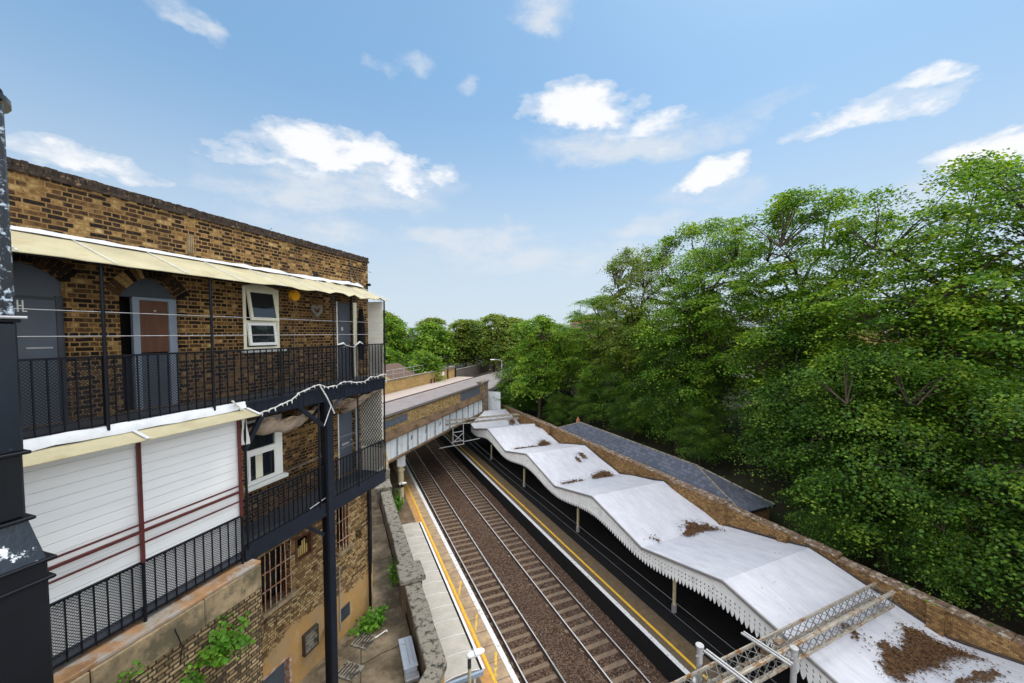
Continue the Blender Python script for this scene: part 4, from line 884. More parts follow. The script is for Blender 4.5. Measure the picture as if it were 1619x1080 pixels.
# ================================================================== OVERHEAD LINE
def truss(nm, u0, u1, sa, sb, zt, zbm, label, postu, zpost, cw=.075, p=.42):
    G = root(nm, RROT, (postu, (sa+sb)/2, zpost), label, 'gantry', 'overhead line gantries')
    for s, z in ((sa,zt),(sb,zt),(sa,zbm),(sb,zbm)):
        mb = MB(); mb.bar((u0,s,z),(u1,s,z),cw,cw); mb.bar((u0,s+(.03 if s==sb else -.03),z+.03),(u1,s+(.03 if s==sb else -.03),z+.03),.012,cw*1.35); mb.build('chord', M['galv_rust'], G)
    mb = MB(); k = 0; u = u0
    while u < u1-.1:
        v = min(u+p, u1)
        for s in (sa, sb): mb.bar((u,s,zt),(v,s,zbm),.022,.012); mb.bar((u,s,zbm),(v,s,zt),.022,.012)
        for z in (zt, zbm): mb.bar((u,sa,z),(v,sb,z),.022,.012); mb.bar((u,sb,z),(v,sa,z),.022,.012)
        u += p; k += 1
    mb.build('lacing', M['galv_dark'], G)
    mb = MB(); mb.bbox(postu-.10,postu+.10,(sa+sb)/2-.10,(sa+sb)/2+.10,zpost,zbm,.01); mb.build('post', M['galv'], G)
    return G
G1 = truss('overhead_gantry', 3.6, 18.75, 7.55, 7.0, 5.42, 4.90, 'large lattice steel gantry crossing above the near end of the white canopy', 18.45, 4.35)
for u, s, z0, z1 in ((9.45,7.72,3.6,6.0),(12.45,6.86,3.2,5.55)):
    mb = MB(); mb.tube([(u,s,z0),(u,s,z1-.03)],.085,12); mb.tube([(u,s,z1-.06),(u,s,z1)],.115,12); mb.tube([(u-.14,s,z1-.3),(u+.14,s,z1-.3)],.03,6); mb.build('drop_tube', M['galv'], G1)
for u in (9.9, 11.6):
    for q in (0,.11):
        mb = MB(); mb.bar((u+q,7.95,5.49),(u+q+.15,6.55,5.49),.05,.05); mb.build('cross_angle', M['galv'], G1)
mb = MB(); mb.box(3.5,3.7,7.1,7.4,PZ,4.9); mb.build('post', M['galv'], G1)
mb = MB(); mb.box(11.7,11.95,7.1,7.4,5.2,5.4); mb.box(12.2,12.5,7.15,7.35,5.46,5.52); mb.tube([(10.6,7.3,5.35),(10.8,7.3,5.2),(11.0,7.25,5.32)],.05,6); mb.build('fitting', M['coping_red'], G1)
G2 = truss('overhead_gantry', 9.6, 17.7, 38.1, 37.6, 6.25, 5.85, 'distant lattice gantry in front of the white bridge girder', 17.4, 4.5, .045, .75)
for (a, b) in (((10.35,37.8,5.85),(10.35,37.8,3.7)),((11.45,37.8,5.85),(11.45,37.8,3.75)),((10.35,37.8,3.95),(11.45,37.8,4.9)),((10.35,37.8,4.9),(11.45,37.8,3.95)),((10.2,37.8,4.0),(11.5,37.8,4.1)),((8.9,37.7,3.6),(11.5,37.7,3.75)),((10.35,37.8,5.0),(11.45,37.8,5.05)),((11.5,37.8,3.95),(13.2,37.8,4.1))):
    mb = MB(); mb.bar(a,b,.07); mb.build('drop_frame', M['galv'], G2)
mb = MB(); mb.bar((16.2,37.6,5.85),(17.3,37.0,4.6),.06); mb.build('stay', M['galv_dark'], G2)
def wire(u, z, lab, r=.007, s0=2, s1=75):
    mb = MB(); mb.tube([(u+.10*math.sin(k*1.3),s0+(s1-s0)*k/12,z+.04*math.cos(k*2.1)) for k in range(13)], r, 5); one('overhead_wire', mb, M['wire'], RROT, (u,20,z), lab, 'wire', 'overhead line wires')
wire(7.9,4.5,'contact wire strung low over the left-hand track'); wire(11.28,4.5,'contact wire strung low over the right-hand track'); wire(11.25,5.02,'upper carrier wire over the right-hand track',.008); wire(6.0,4.5,'lone feeder wire beside the left platform edge',.008)
# ================================================================== BRIDGE AND STREET (frame F)
BG = root('road_bridge', FROT, (-18, 36, PZ), 'skewed road bridge with white plate girder and stained brick parapet over the tracks', 'bridge')
G0, G1_ = 14.0, 45.0
mb = MB(); mb.box(-18.1,-17.93,G0,G1_,5.2,6.78); gd = mb.build('girder', M['girder'], BG)
mb = MB(); mb.box(-18.1,-17.68,G0,G1_,5.08,5.199); mb.box(-18.1,-17.72,G0,G1_,6.781,6.84); mb.build('flange', M['ledge'], gd)
mb = MB(); t = G0+.3+.78*10-.3; t = 21.8; k = 0
while t < G1_:
    (mb.box(-17.929,-17.78,t-.018,t+.018,5.2,6.78) if k % 2 == 0 else mb.box(-17.929,-17.915,t-.008,t+.008,5.2,6.78)); t += .78; k += 1
mb.build('stiffeners', M['girder_dark'], gd)
mb = MB()
for t in (28.6, 33.7, 31.0): mb.prism([(t,5.9),(t+.2,6.05),(t+.26,6.3),(t+.12,6.38),(t+.05,6.2)],-17.929,-17.925,0)
mb.build('rust_holes', M['void'], gd)
mb = MB(); mb.prism([(-18.1,6.85),(-17.62,6.85),(-17.66,6.98),(-17.95,7.46),(-18.1,7.46)], G0, G1_, 1); mb.build('ledge', M['ledge'], BG)
mb = MB(); mb.box(-18.35,-17.96,G0,G1_+1,7.461,8.52); pa = mb.build('parapet', M['brick_bridge'], BG)
mb = MB(); t = G0; rr = random.Random(6)
while t < G1_: L = rr.uniform(.7,1.1); mb.bbox(-18.42,-17.88,t,min(t+L-.01,G1_+1),8.521,8.63,.03); t += L
mb.build('coping', M['coping_black'], pa)
mb = MB(); mb.box(-17.959,-17.955,22,28.2,7.75,8.35); mb.build('paint_patch', M['stain_blue'], pa); mb = MB(); mb.box(-17.959,-17.955,38.6,44.4,7.50,8.45); mb.build('paint_patch', M['stain_blue'], pa)
mb = MB(); mb.bbox(-18.6,-17.8,G1_,G1_+1.8,5,8.75,.05); ep = mb.build('end_pier', M['coping_red'], BG)
mb = MB(); mb.bbox(-18.7,-17.7,G1_-.1,G1_+1.9,8.751,8.98,.05); mb.build('pier_cap', M['coping'], ep)
mb = MB(); mb.box(-28.7,-18.11,18,52,6.5,7.2); mb.build('deck', M['deckunder'], BG)
mb = MB()
for k in range(7): mb.box(-27.6+k*1.4,-27.35+k*1.4,18,52,5.4,6.499)
mb.build('cross_girders', M['deckunder'], BG)
c0 = (4.56,33.2)
mb = MB(); mb.tube([Rw(c0[0],c0[1],z) if False else (c0[0],c0[1],z) for z in (PZ,3.9)],.24,12); mb.tube([(c0[0],c0[1],3.5),(c0[0],c0[1],3.6)],.34,12); cl = mb.build('column', M['creampost'], rot=RROT, org=(c0[0],c0[1],PZ)); 
tag(cl, 'stout pale column with blue-white head box carrying the left end of the bridge girder', 'column')
mb = MB(); mb.bbox(c0[0]-.34,c0[0]+.34,c0[1]-.34,c0[1]+.34,3.901,5.07,.03); mb.build('head_box', M['girder'], cl)
mb = MB(); mb.tube([(c0[0],c0[1],2.1),(c0[0],c0[1],2.4)],.25,12); mb.build('band', M['void'], cl)
AB = root('bridge_abutment', RROT, (3, 46, PZ), 'dark brick abutment under the road bridge behind the left platform', 'abutment')
mb = MB(); mb.box(2.0,3.2,34,66,-.3,6.4); mb.build('wall', M['brick_dark'], AB)
# street on the bridge
mb = MB(); mb.box(-25.3,-18.36,-60,230,7.2,7.52); struct('road', mb, M['asphalt'], FROT, (-22,36,7.5))
mb = MB(); mb.box(-28.4,-25.46,-60,60,7.2,7.64); struct('pavement', mb, M['pavement'], FROT, (-27,36,7.6))
mb = MB(); mb.box(-25.455,-25.305,-60,60,7.2,7.645); struct('kerb', mb, M['kerb'], FROT, (-25.4,36,7.6))
mb = MB(); mb.box(-25.12,-25.04,-60,90,7.521,7.525); struct('yellow_line', mb, M['pavement'], FROT, (-25,36,7.5))
FW = root('street_wall', FROT, (-28.6, 42, 7.6), 'sunlit yellow brick parapet wall along the far pavement of the bridge', 'wall')
mb = MB(); mb.box(-28.9,-28.45,20,59.2,7.0,9.16); mb.build('wall', M['brick_far'], FW)
mb = MB(); mb.bbox(-29.0,-28.36,20,56.0,9.161,9.30,.04); mb.bbox(-29.05,-28.3,56.1,59.2,9.161,9.55,.04); mb.build('coping', M['coping'], FW)
mb = MB(); mb.tube([(-28.35,56.3,7.6),(-28.35,56.3,9.7)],.10,8); mb.tube([(-28.35,59.1,7.6),(-28.35,59.1,9.6)],.14,8); mb.build('black_pipe', M['void'], FW)
for t in (50.6, 51.6): 
    mb = MB(); mb.tube([(-28.2,t,7.64),(-28.2,t,8.3)],.10,8); mb.tube([(-28.2,t,8.3),(-28.2,t,8.36)],[.12,.06],8); one('bollard', mb, M['redpole'], FROT, (-28.2,t,7.64), ('short dark bollard against the yellow street wall, nearer of two' if t < 51 else 'short dark bollard against the yellow street wall, further of two'), 'bollard', 'bollards on the pavement')
mb = MB(); mb.bbox(-28.44,-28.41,54.4,55.2,8.35,8.95,.01); one('wall_notice', mb, M['white'], FROT, (-28.43,54.8,8.6), 'small blank white notice fixed to the yellow street wall', 'notice')
mb = MB(); mb.box(-28.9,-28.5,59.4,95,7.0,8.75); w2 = one('street_wall', mb, M['brick_dark'], FROT, (-28.7,75,7.6), 'darker grey-brown wall continuing along the street beyond the yellow one', 'wall')
mb = MB(); mb.bbox(-28.95,-28.45,59.4,95,8.751,8.86,.03); mb.build('coping', M['coping'], w2)
# shed with yellow barge boards and metal railing beyond the wall
SD = root('garden_shed', FROT, (-32.5, 45, 7.2), 'dark-roofed shed with yellow barge boards beyond the street wall', 'shed')
mb = MB(); mb.add([(-30.2,43.2,9.0),(-30.2,50,9.0),(-33.4,50,10.6),(-33.4,43.2,10.6),(-36.6,43.2,9.0),(-36.6,50,9.0)],[(0,1,2,3),(3,2,5,4)]); rf = mb.build('roof', M['tile'], SD)
mb = MB(); mb.bar((-30.1,43.15,8.95),(-33.4,43.15,10.62),.07,.2); mb.bar((-36.7,43.15,8.95),(-33.4,43.15,10.62),.07,.2); mb.build('barge_board', M['timber'], rf)
mb = MB(); mb.box(-36.3,-30.5,43.3,49.8,7,9.1); mb.add([(-30.5,43.3,9.1),(-36.3,43.3,9.1),(-33.4,43.3,10.5)],[(0,1,2)]); mb.build('wall', M['void'], SD)
RL = root('metal_railing', FROT, (-29.8, 48, 7.6), 'thin grey metal railing beyond the yellow street wall', 'railing')
mb = MB(); mb.tube([(-29.8,40,10.25),(-29.8,54.5,10.25)],.035,6); mb.tube([(-29.8,40,9.7),(-29.8,54.5,9.7)],.03,6); mb.build('rail', M['galv'], RL)
for t in (41,43.5,46,48.5,51,54.4): 
    mb = MB(); mb.tube([(-29.8,t,7.6),(-29.8,t,10.25)],.035,6); mb.build('post', M['galv'], RL)
# white painted palisade running back from the bridge pier
PF = root('palisade_fence', RROT, (19.3, 47, 6), 'white palisade fence with peeling paint between bridge pier and boundary wall', 'fence')
a, b = Vector((17.2,47.9,0)), Vector((18.9,45.8,0)); d = (b-a).normalized(); nrm = Vector((-d.y,d.x,0)); mb = MB(); k = 0; L = (b-a).length
while k*.16 < L: p = a+d*k*.16; mb.bar((p.x,p.y,4.4),(p.x,p.y,7.45),.13,.02,up=nrm); k += 1
mb.build('pales', M['girder'], PF)
mb = MB()
for z in (5.2,7.1): mb.bar((a.x+.05,a.y+.05,z),(b.x+.05,b.y+.05,z),.06)
mb.build('rail', M['galv'], PF)
def street_lamp(x, y, z0, h, label):
    L = root('street_lamp', 0, (x,y,z0), label, 'lamp', 'street lamps beyond the bridge'); mb = MB(); mb.tube([(x,y,z0),(x,y,z0+h),(x-.3,y,z0+h+.1),(x-1.2,y,z0+h+.12)],[.08,.05,.045,.04],8); mb.build('pole', M['galv'], L)
    mb = MB(); mb.bbox(x-1.9,x-1.15,y-.12,y+.12,z0+h+.06,z0+h+.2,.04); mb.build('lamp_head', M['white'], L)
street_lamp(-1.7,64,7.5,3.0,'low pale street lamp between the bridge end and the green tree')
# ------------------------------------------------------------------ houses seen through the trees
def house(name, rot, x0, x1, y0, y1, z0, z1, zr, wall, label, chim=(), pots=6, wins=()):
    H = root(name, rot, ((x0+x1)/2,(y0+y1)/2,z0), label, 'house')
    mb = MB(); mb.box(x0,x1,y0,y1,z0,z1); ym = (y0+y1)/2; mb.add([(x0,y0,z1),(x0,y1,z1),(x0,ym,zr)],[(0,1,2)]); mb.add([(x1,y0,z1),(x1,y1,z1),(x1,ym,zr)],[(0,1,2)]); mb.build('wall', M[wall], H)
    mb = MB(); e = .3; mb.add([(x0-e,y0-e,z1-.1),(x1+e,y0-e,z1-.1),(x1+e,ym,zr+.08),(x0-e,ym,zr+.08),(x0-e,y1+e,z1-.1),(x1+e,y1+e,z1-.1)],[(0,1,2,3),(3,2,5,4)]); rf = mb.build('roof', M['tile'], H)
    for (cx, w) in chim:
        mb = MB(); mb.bbox(cx-w/2,cx+w/2,ym-.4,ym+.4,zr-1.5,zr+1.0,.03); mb.bbox(cx-w/2-.1,cx+w/2+.1,ym-.5,ym+.5,zr+1.001,zr+1.2,.03); mb.build('chimney', M['brick_dark'], rf)
        for k in range(pots): 
            mb = MB(); px = cx-w/2+.25+(w-.5)*k/max(1,pots-1); mb.tube([(px,ym,zr+1.2),(px,ym,zr+1.75),(px,ym,zr+1.8)],[.16,.12,.15],8); mb.build('chimney_pot', M['pot'], rf)
    for (wx, wz, ww, wh) in wins:
        mb = MB(); frame_bars(mb, 0, .08, 0, ww, 0, wh, .09); mb.v = [(wx+y, y0-.06+x, wz+z) for x,y,z in mb.v]; f = mb.build('window', M['white'], H)
        mb = MB(); mb.quad((wx+.05,y0-.01,wz+.05),(wx+ww-.05,y0-.01,wz+.05),(wx+ww-.05,y0-.01,wz+wh-.05),(wx+.05,y0-.01,wz+wh-.05)); mb.build('pane', M['glass'], f)
    return H
house('terraced_house', 0, 8.5, 19, 66, 74, 6.5, 13.2, 15.6, 'brick_dark', 'distant house with a long row of chimney pots rising above the trees', [(12.6,3.9)], 9, [(9.3,10.4,1,1.6),(11.4,10.4,1,1.6),(13.6,10.4,1,1.6)])
house('garden_house', 0, 8.8, 14.6, 54, 58, 4.5, 6.5, 6.9, 'render', 'low white-walled house glimpsed under the tree canopy beyond the slate roof', [], 0, [(9.2,5.4,1,1),(11.5,5.4,1.2,1)])
house('brick_house', RROT, 52, 60, 20, 30, 6, 14.5, 17, 'brick_far', 'yellow brick house glimpsed through the leaves at the right', [(56,1.6)], 4, [(53,9,1,1.6),(55.5,9,1,1.6),(53,12,1,1.6)])
house('white_house', RROT, 50, 57, 38, 46, 6, 12.5, 15, 'render', 'white house glimpsed through the leaves left of the yellow brick one', [(53,2.2)], 6, [(51,9.6,1,1.5),(54,9.6,1,1.5)])
# ================================================================== TREES
def leaf_mesh(name, P, Nrm, S, mat_):
    n = len(P); az = rng.uniform(0,2*PI,n); ref = np.stack([np.cos(az),np.sin(az),np.zeros(n)],1)
    x = ref - Nrm*np.sum(ref*Nrm,1,keepdims=True); x /= np.linalg.norm(x,axis=1,keepdims=True)+1e-9; y = np.cross(Nrm,x)
    w = S*rng.uniform(.36,.5,n); sl = S[:,None]; fold = Nrm*(S*rng.uniform(.05,.22,n))[:,None]
    V = np.stack([P-x*sl*.5, P-x*sl*.12+y*w[:,None]+fold, P+x*sl*.16+y*w[:,None]*.8+fold, P+x*sl*.55-fold*.8, P+x*sl*.16-y*w[:,None]*.8+fold, P-x*sl*.12-y*w[:,None]+fold],1).reshape(-1,3).astype(np.float32)
    me = bpy.data.meshes.new(name); me.vertices.add(6*n); me.vertices.foreach_set('co', V.ravel())
    idx = (np.array([0,3,2,1, 0,5,4,3])[None]+6*np.arange(n)[:,None]).ravel().astype(np.int32)
    me.loops.add(8*n); me.loops.foreach_set('vertex_index', idx); me.polygons.add(2*n); me.polygons.foreach_set('loop_start', np.arange(0,8*n,4,dtype=np.int32)); me.polygons.foreach_set('loop_total', np.full(2*n,4,np.int32))
    me.update(calc_edges=True); me.validate(); me.materials.append(mat_); return me
def gen_tree(name, seed, H, R, cb, ntip, nleaf, ls, leafm, trunk_r=.28, lean=0, shell=.42, padh=.55, padv=.17):
    global rng
    rng = np.random.default_rng(seed); r = random.Random(seed)
    cz, rz = (cb+H)/2, (H-cb)/2
    lob = rng.normal(size=(9,3)); lob /= np.linalg.norm(lob,axis=1,keepdims=True)
    tips = []
    while len(tips) < ntip:
        d = rng.normal(size=3); d /= np.linalg.norm(d); k = rng.uniform()**shell
        rad = .70 + .36*max(0, float(np.max(lob@d))-.55)/.45 + rng.normal()*.05
        p = d*k*rad; 
        if p[2] < -.75: continue
        taper = 1-.25*max(0,p[2])
        tips.append((p[0]*R*taper+lean*(p[2]+1)*.5, p[1]*R*taper, cz+p[2]*rz))
    for k in range(int(ntip*.05)):      # leading shoots that break the outline
        a = r.uniform(0,2*PI); q = r.uniform(.1,.75)*R; z = cz+rz*math.sqrt(max(0,1-(q/R)**2))*.92
        for j in range(3): tips.append((q*math.cos(a)+r.uniform(-.2,.2), q*math.sin(a)+r.uniform(-.2,.2), z+j*.32))
    tips = np.array(tips)
    mb = MB(); top = cb+(H-cb)*.62
    tr = [Vector((lean*(z/H)**2+.12*math.sin(z*.6+seed), .12*math.cos(z*.5+seed), z)) for z in np.linspace(0, top, 9)]
    mb.tube(tr, [trunk_r*(1.25 if i == 0 else 1-.085*i) for i in range(9)], 9)
    limbs = []
    for k in range(11):
        z = cb*.75+(top-cb*.75)*(k/10)**.9; i = min(8, int(z/top*8)); b = tr[i].lerp(tr[min(8,i+1)], .5); a = k*2.4+r.uniform(-.4,.4)
        e = Vector((math.cos(a)*R*r.uniform(.42,.62), math.sin(a)*R*r.uniform(.42,.62), min(H*.80, z+(H-z)*r.uniform(.35,.62)))); pts = []
        for j in range(7):
            f = j/6; q = b.lerp(e, f); q.z += math.sin(f*PI)*.5; q += Vector((r.uniform(-.14,.14),r.uniform(-.14,.14),r.uniform(-.1,.1)))*f; pts.append(q)
        mb.tube(pts, [trunk_r*.42*(1-.8*j/6) for j in range(7)], 6); limbs += pts[1:]
    LP = np.array([tuple(p) for p in limbs])
    step = max(1, ntip//230)
    for tpt in tips[::step]:
        dd = np.linalg.norm((LP-tpt)*np.array([1,1,1.3]),axis=1)+np.maximum(0,LP[:,2]-tpt[2])*1.5; b = Vector(LP[int(np.argmin(dd))]); e = Vector(tpt); m_ = b.lerp(e,.55)+Vector((r.uniform(-.2,.2),r.uniform(-.2,.2),.18))
        mb.tube([b,m_,e],[.035,.022,.008],4,False)
    n = len(tips)*nleaf; ti = np.repeat(np.arange(len(tips)), nleaf)
    size = rng.uniform(.6,1.35,len(tips))[ti]
    off = rng.normal(size=(n,3))*np.array([padh,padh,padv])*size[:,None]
    cen = np.array([0,0,cz]); out = tips-cen; out[:,2] *= .35; out /= np.linalg.norm(out,axis=1,keepdims=True)+1e-6
    rad2 = np.hypot(off[:,0],off[:,1]); off[:,2] -= .22*rad2**2 + .28*np.sum(off[:,:2]*out[ti][:,:2],1)
    P = tips[ti]+off
    Nn = np.stack([rng.normal(size=n)*.42+out[ti][:,0]*.38, rng.normal(size=n)*.42+out[ti][:,1]*.38, np.ones(n)*.85],1); Nn /= np.linalg.norm(Nn,axis=1,keepdims=True)
    S = ls*rng.uniform(.65,1.3,n)
    return mb, leaf_mesh(name+'_crown', P, Nn, S, leafm)
PROTO = {}
def tree_proto(key, *a, **k):
    mb, me = gen_tree(key, *a, **k); t = root('tree', 0, (0,0,0), 'tree', 'tree'); mb.build('trunk', M['bark'], t)
    o = bpy.data.objects.new('crown', me); C.objects.link(o); o.parent = t; PROTO[key] = [t, 0]
def put(key, xyz, sc, rz, name, label, group=None):
    t, n = PROTO[key]
    o = t if n == 0 else dup(t); PROTO[key][1] += 1
    o.name = name; o.location = xyz; o.rotation_euler = (0,0,rz); o.scale = (sc[0],sc[0],sc[1]); o['label'] = label; o['category'] = 'tree' if 'bush' not in name else 'bush'
    if group: o['group'] = group
tree_proto('big', 5, 18.5, 5.6, 3.6, 270, 190, .140, M['leaf'], .30, padh=.58, padv=.13)
tree_proto('airy', 9, 19, 5.2, 4.0, 200, 165, .140, M['leaf'], .26, shell=.5, padh=.52, padv=.13)
tree_proto('olive', 14, 17, 4.6, 3.6, 250, 115, .145, M['leaf2'], .24, padh=.42, padv=.14)
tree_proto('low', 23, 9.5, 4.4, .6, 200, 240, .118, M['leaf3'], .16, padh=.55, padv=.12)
tree_proto('round', 31, 13, 4.3, 3.0, 240, 100, .20, M['leaf'], .22, lean=.5, padh=.5, padv=.14)
tree_proto('far', 41, 11, 4.6, 1.0, 260, 44, .36, M['leaf'], .2, padh=.6)
tree_proto('farolive', 47, 11.5, 4.2, 1.2, 250, 44, .34, M['leaf2'], .2, padh=.55)
def TR(u, s, z=None):
    z0 = 3.5 if u < 21.5 else 4.3 if u < 24.5 else 5.2 if u < 28 else 6.5
    return Rw(u, s, (z0 if z is None else z)-.1)
g1 = 'trees on the bank behind the boundary wall'
put('big', TR(27.2,8.5), (1.05,.97), .3, 'sycamore_tree', 'tallest bright green sycamore, at the right edge of the photo', g1)
put('airy', TR(27.5,15.5), (1.08,1.0), 1.2, 'sycamore_tree', 'airy sycamore with sky between its branches and a shoot above the tree line', g1)
put('big', TR(27.3,22.5), (1.02,1.03), 2.6, 'sycamore_tree', 'full sycamore in the middle of the right bank, sunlit upper boughs', g1)
put('olive', TR(26.5,29.5), (1.05,1.06), .5, 'lime_tree', 'olive-green fine-leaved tree where the right tree line starts to fall', g1)
put('airy', TR(26.8,36), (1.0,.74), 4.0, 'sycamore_tree', 'lower dark sycamore behind the far end of the slate roof', g1)
put('big', TR(26.5,43.5), (.95,.60), 5.1, 'sycamore_tree', 'last sycamore of the bank, above the white house and beside the chimneys', g1)
put('round', TR(21.6,40.5,3.6), (1.0,1.02), .2, 'leaning_tree', 'bright rounded tree with a leaning brown trunk by the far canopy end', g1)
put('big', TR(31,2.0), (1.0,1.0), 3.3, 'sycamore_tree', 'dark sycamore at the lower right corner in deep shade', g1)
g2 = 'trees standing further back on the right bank'
for (k, u, s, sc, sz, rz) in (('low',33,10,1.15,1.15,2.2),('big',35,19,1.0,.62,.9),('low',33.5,27,1.1,1.05,3.9),('big',34,34,.95,.55,1.9),('olive',35,42,.95,.60,5.5),('low',37,3,1.2,1.2,.8),('olive',33,50,.95,.55,2)):
    put(k, TR(u,s), (sc,sz), rz, 'background_tree', 'green tree of the second row, glimpsed through gaps between the front trees', g2)
g3 = 'low shade trees over the boundary wall'
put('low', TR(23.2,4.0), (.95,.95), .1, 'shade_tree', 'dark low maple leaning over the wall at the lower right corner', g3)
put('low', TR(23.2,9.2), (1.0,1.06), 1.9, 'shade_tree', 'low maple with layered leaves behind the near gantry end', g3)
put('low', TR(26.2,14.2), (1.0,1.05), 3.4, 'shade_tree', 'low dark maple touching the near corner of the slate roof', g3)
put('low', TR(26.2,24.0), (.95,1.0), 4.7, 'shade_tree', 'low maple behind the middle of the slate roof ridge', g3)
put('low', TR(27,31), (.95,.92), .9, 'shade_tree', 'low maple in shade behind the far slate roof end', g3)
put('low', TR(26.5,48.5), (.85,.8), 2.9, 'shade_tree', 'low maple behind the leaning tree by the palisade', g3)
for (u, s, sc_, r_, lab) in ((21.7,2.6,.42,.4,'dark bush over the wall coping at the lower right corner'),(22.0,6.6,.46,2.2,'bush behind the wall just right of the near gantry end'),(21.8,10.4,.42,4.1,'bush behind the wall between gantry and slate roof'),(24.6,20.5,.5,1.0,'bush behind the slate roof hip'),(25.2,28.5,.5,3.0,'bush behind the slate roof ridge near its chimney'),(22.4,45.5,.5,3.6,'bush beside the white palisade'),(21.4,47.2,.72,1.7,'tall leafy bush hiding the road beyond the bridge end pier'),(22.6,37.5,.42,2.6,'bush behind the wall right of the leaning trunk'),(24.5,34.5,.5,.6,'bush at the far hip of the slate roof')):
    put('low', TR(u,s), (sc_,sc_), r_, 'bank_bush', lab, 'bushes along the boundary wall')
g4 = 'distant trees beyond the bridge'
rr = random.Random(55); i = 0
labs = ['yellow-green tree just right of the flats above the far street wall','round green tree above the middle of the far street wall','darker tree above the black pipe of the street wall','pale-topped tree beyond the bridge end','broad green tree above the darker street wall','fine-leaved tree left of the rounded leaning tree']
for (x, y, k, sc, sz, rz) in ((-23,74,'far',1.0,.98,.2),(-15.5,72,'far',1.05,.88,1.4),(-9.5,78,'farolive',1.1,.92,2.6),(-3.5,76,'farolive',1.05,1.0,3.8),(-27.5,82,'farolive',1.1,1.08,5.0),(2.5,82,'far',1.1,.86,.7)):
    put(k, (x,y,6.9), (sc,sz), rz, 'distant_tree', labs[i], g4); i += 1
for (x, y, k, sc, sz, rz) in ((-32,95,'far',1.2,1.1,1),(-20,98,'farolive',1.25,1.02,2),(-10,100,'far',1.25,1.0,3),(0,96,'farolive',1.2,1.02,4),(9,92,'far',1.15,.95,5),(18,90,'farolive',1.15,1.05,.5),(27,88,'far',1.2,1.1,1.5),(-42,100,'far',1.3,1.15,2.5),(12,60,'far',.75,.7,3.1),(-14,60,'far',.7,.55,.9),(-20,60,'far',.75,.6,4.2)):
    put(k, (x,y,6.8 if y > 65 else 6.0), (sc,sz), rz, 'distant_tree', 'green tree in the hazy belt far beyond the bridge, merging with its neighbours', g4)
def tuft(name, pos, rot, n, rx, ry, rz_, ls, label, cat='plant', seed=1, out=(0,0,0), nst=10):
    global rng
    rng = np.random.default_rng(seed); r = random.Random(seed); P = []; mbs = MB()
    for k in range(nst):
        e = np.array([r.gauss(0,.5)*rx, r.gauss(0,.5)*ry, abs(r.gauss(.55,.35))*rz_*(1 if rz_ > 0 else 1)])+np.array(out)*r.random(); b = np.array([e[0]*.15,e[1]*.15,0])
        mbs.tube([b, (b+e)/2+np.array([0,0,.04]), e],[.009,.007,.004],4,False)
        for j in range(n//nst): f = r.uniform(.25,1.05); P.append(b+(e-b)*f+np.array([r.gauss(0,.06),r.gauss(0,.06),r.gauss(0,.05)]))
    P = np.array(P); N = np.stack([rng.normal(size=len(P))*.5+.3,rng.normal(size=len(P))*.5-.2,np.ones(len(P))*.8],1); N /= np.linalg.norm(N,axis=1,keepdims=True)
    t = root(name, rot, pos, label, cat); 
    mbs.v = [(p[0]+pos[0],p[1]+pos[1],p[2]+pos[2]) for p in mbs.v]; mbs.build('stems', M['twig'], t)
    o = bpy.data.objects.new('leaves', leaf_mesh(name+'_leaves', P, N, ls*rng.uniform(.6,1.3,len(P)), M['weed'])); C.objects.link(o); o.parent = t
tuft('wall_shrub', (-7.13,4.86,9.35), FROT, 620, .30, .52, .55, .085, 'bright green buddleia sprouting from the brick base wall', seed=3, out=(.25,.1,-.25), nst=26)
tuft('wall_shrub', (-7.13,4.30,9.12), FROT, 160, .22, .30, .25, .075, 'small trailing weed low on the brick base wall at the left', seed=4, out=(.2,-.1,-.15), nst=9)
tuft('wall_shrub', (-7.13,3.6,9.95), FROT, 60, .12, .2, .25, .06, 'thin sprig on the stone band near the black duct', seed=14, out=(.1,0,.1), nst=5)
tuft('alley_weed', (-7.75,10.05,AL), FROT, 700, .40, .46, .42, .10, 'vivid green weeds clumped in the alley at the corner of the flats', seed=5, nst=30)
tuft('alley_weed', (1.78,14.9,AL+.1), RROT, 260, .22, .8, .5, .10, 'dark weeds growing along the foot of the alley wall', seed=6, nst=16)
tuft('platform_weed', (4.0,31.3,PZ), RROT, 500, .5, .9, 1.5, .16, 'tall ivy and weeds behind the small platform lamp by the bridge', seed=7, nst=22)
# ================================================================== SKY, SUN, CAMERA
SUN_EL, SUN_AZ = math.radians(56), math.radians(42)     # azimuth clockwise from straight ahead (+Y)
w = bpy.data.worlds.new('World'); bpy.context.scene.world = w; w.use_nodes = True
class WT(NT):
    def __init__(s, tree): s.t = tree; s.t.nodes.clear()
t = WT(w.node_tree)
sky = t.n('ShaderNodeTexSky', sky_type='NISHITA', sun_disc=False, sun_elevation=SUN_EL, sun_rotation=SUN_AZ, altitude=0, air_density=1.0, dust_density=1.0, ozone_density=2.0)
d = t.n('ShaderNodeTexCoord').outputs['Generated']; sp = t.n('ShaderNodeSeparateXYZ', i_0=d).outputs
el0 = t.math('MULTIPLY', t.math('ARCSINE', sp[2]), 180/PI); az0 = t.math('MULTIPLY', t.math('ARCTAN2', sp[0], sp[1]), 180/PI)
dv = t.map(d, (1,1,1.8)); w1 = t.n('ShaderNodeSeparateXYZ', i_0=t.noise(dv, 5.5, 2, .6, 1)).outputs; w2 = t.n('ShaderNodeSeparateXYZ', i_0=t.noise(t.map(dv,(1,1,1),(4,2,9)), 20, 3, .65, 1)).outputs
az = t.math('ADD', az0, t.math('ADD', t.math('MULTIPLY', t.math('SUBTRACT', w1[0], .5), 16), t.math('MULTIPLY', t.math('SUBTRACT', w2[0], .5), 5)))
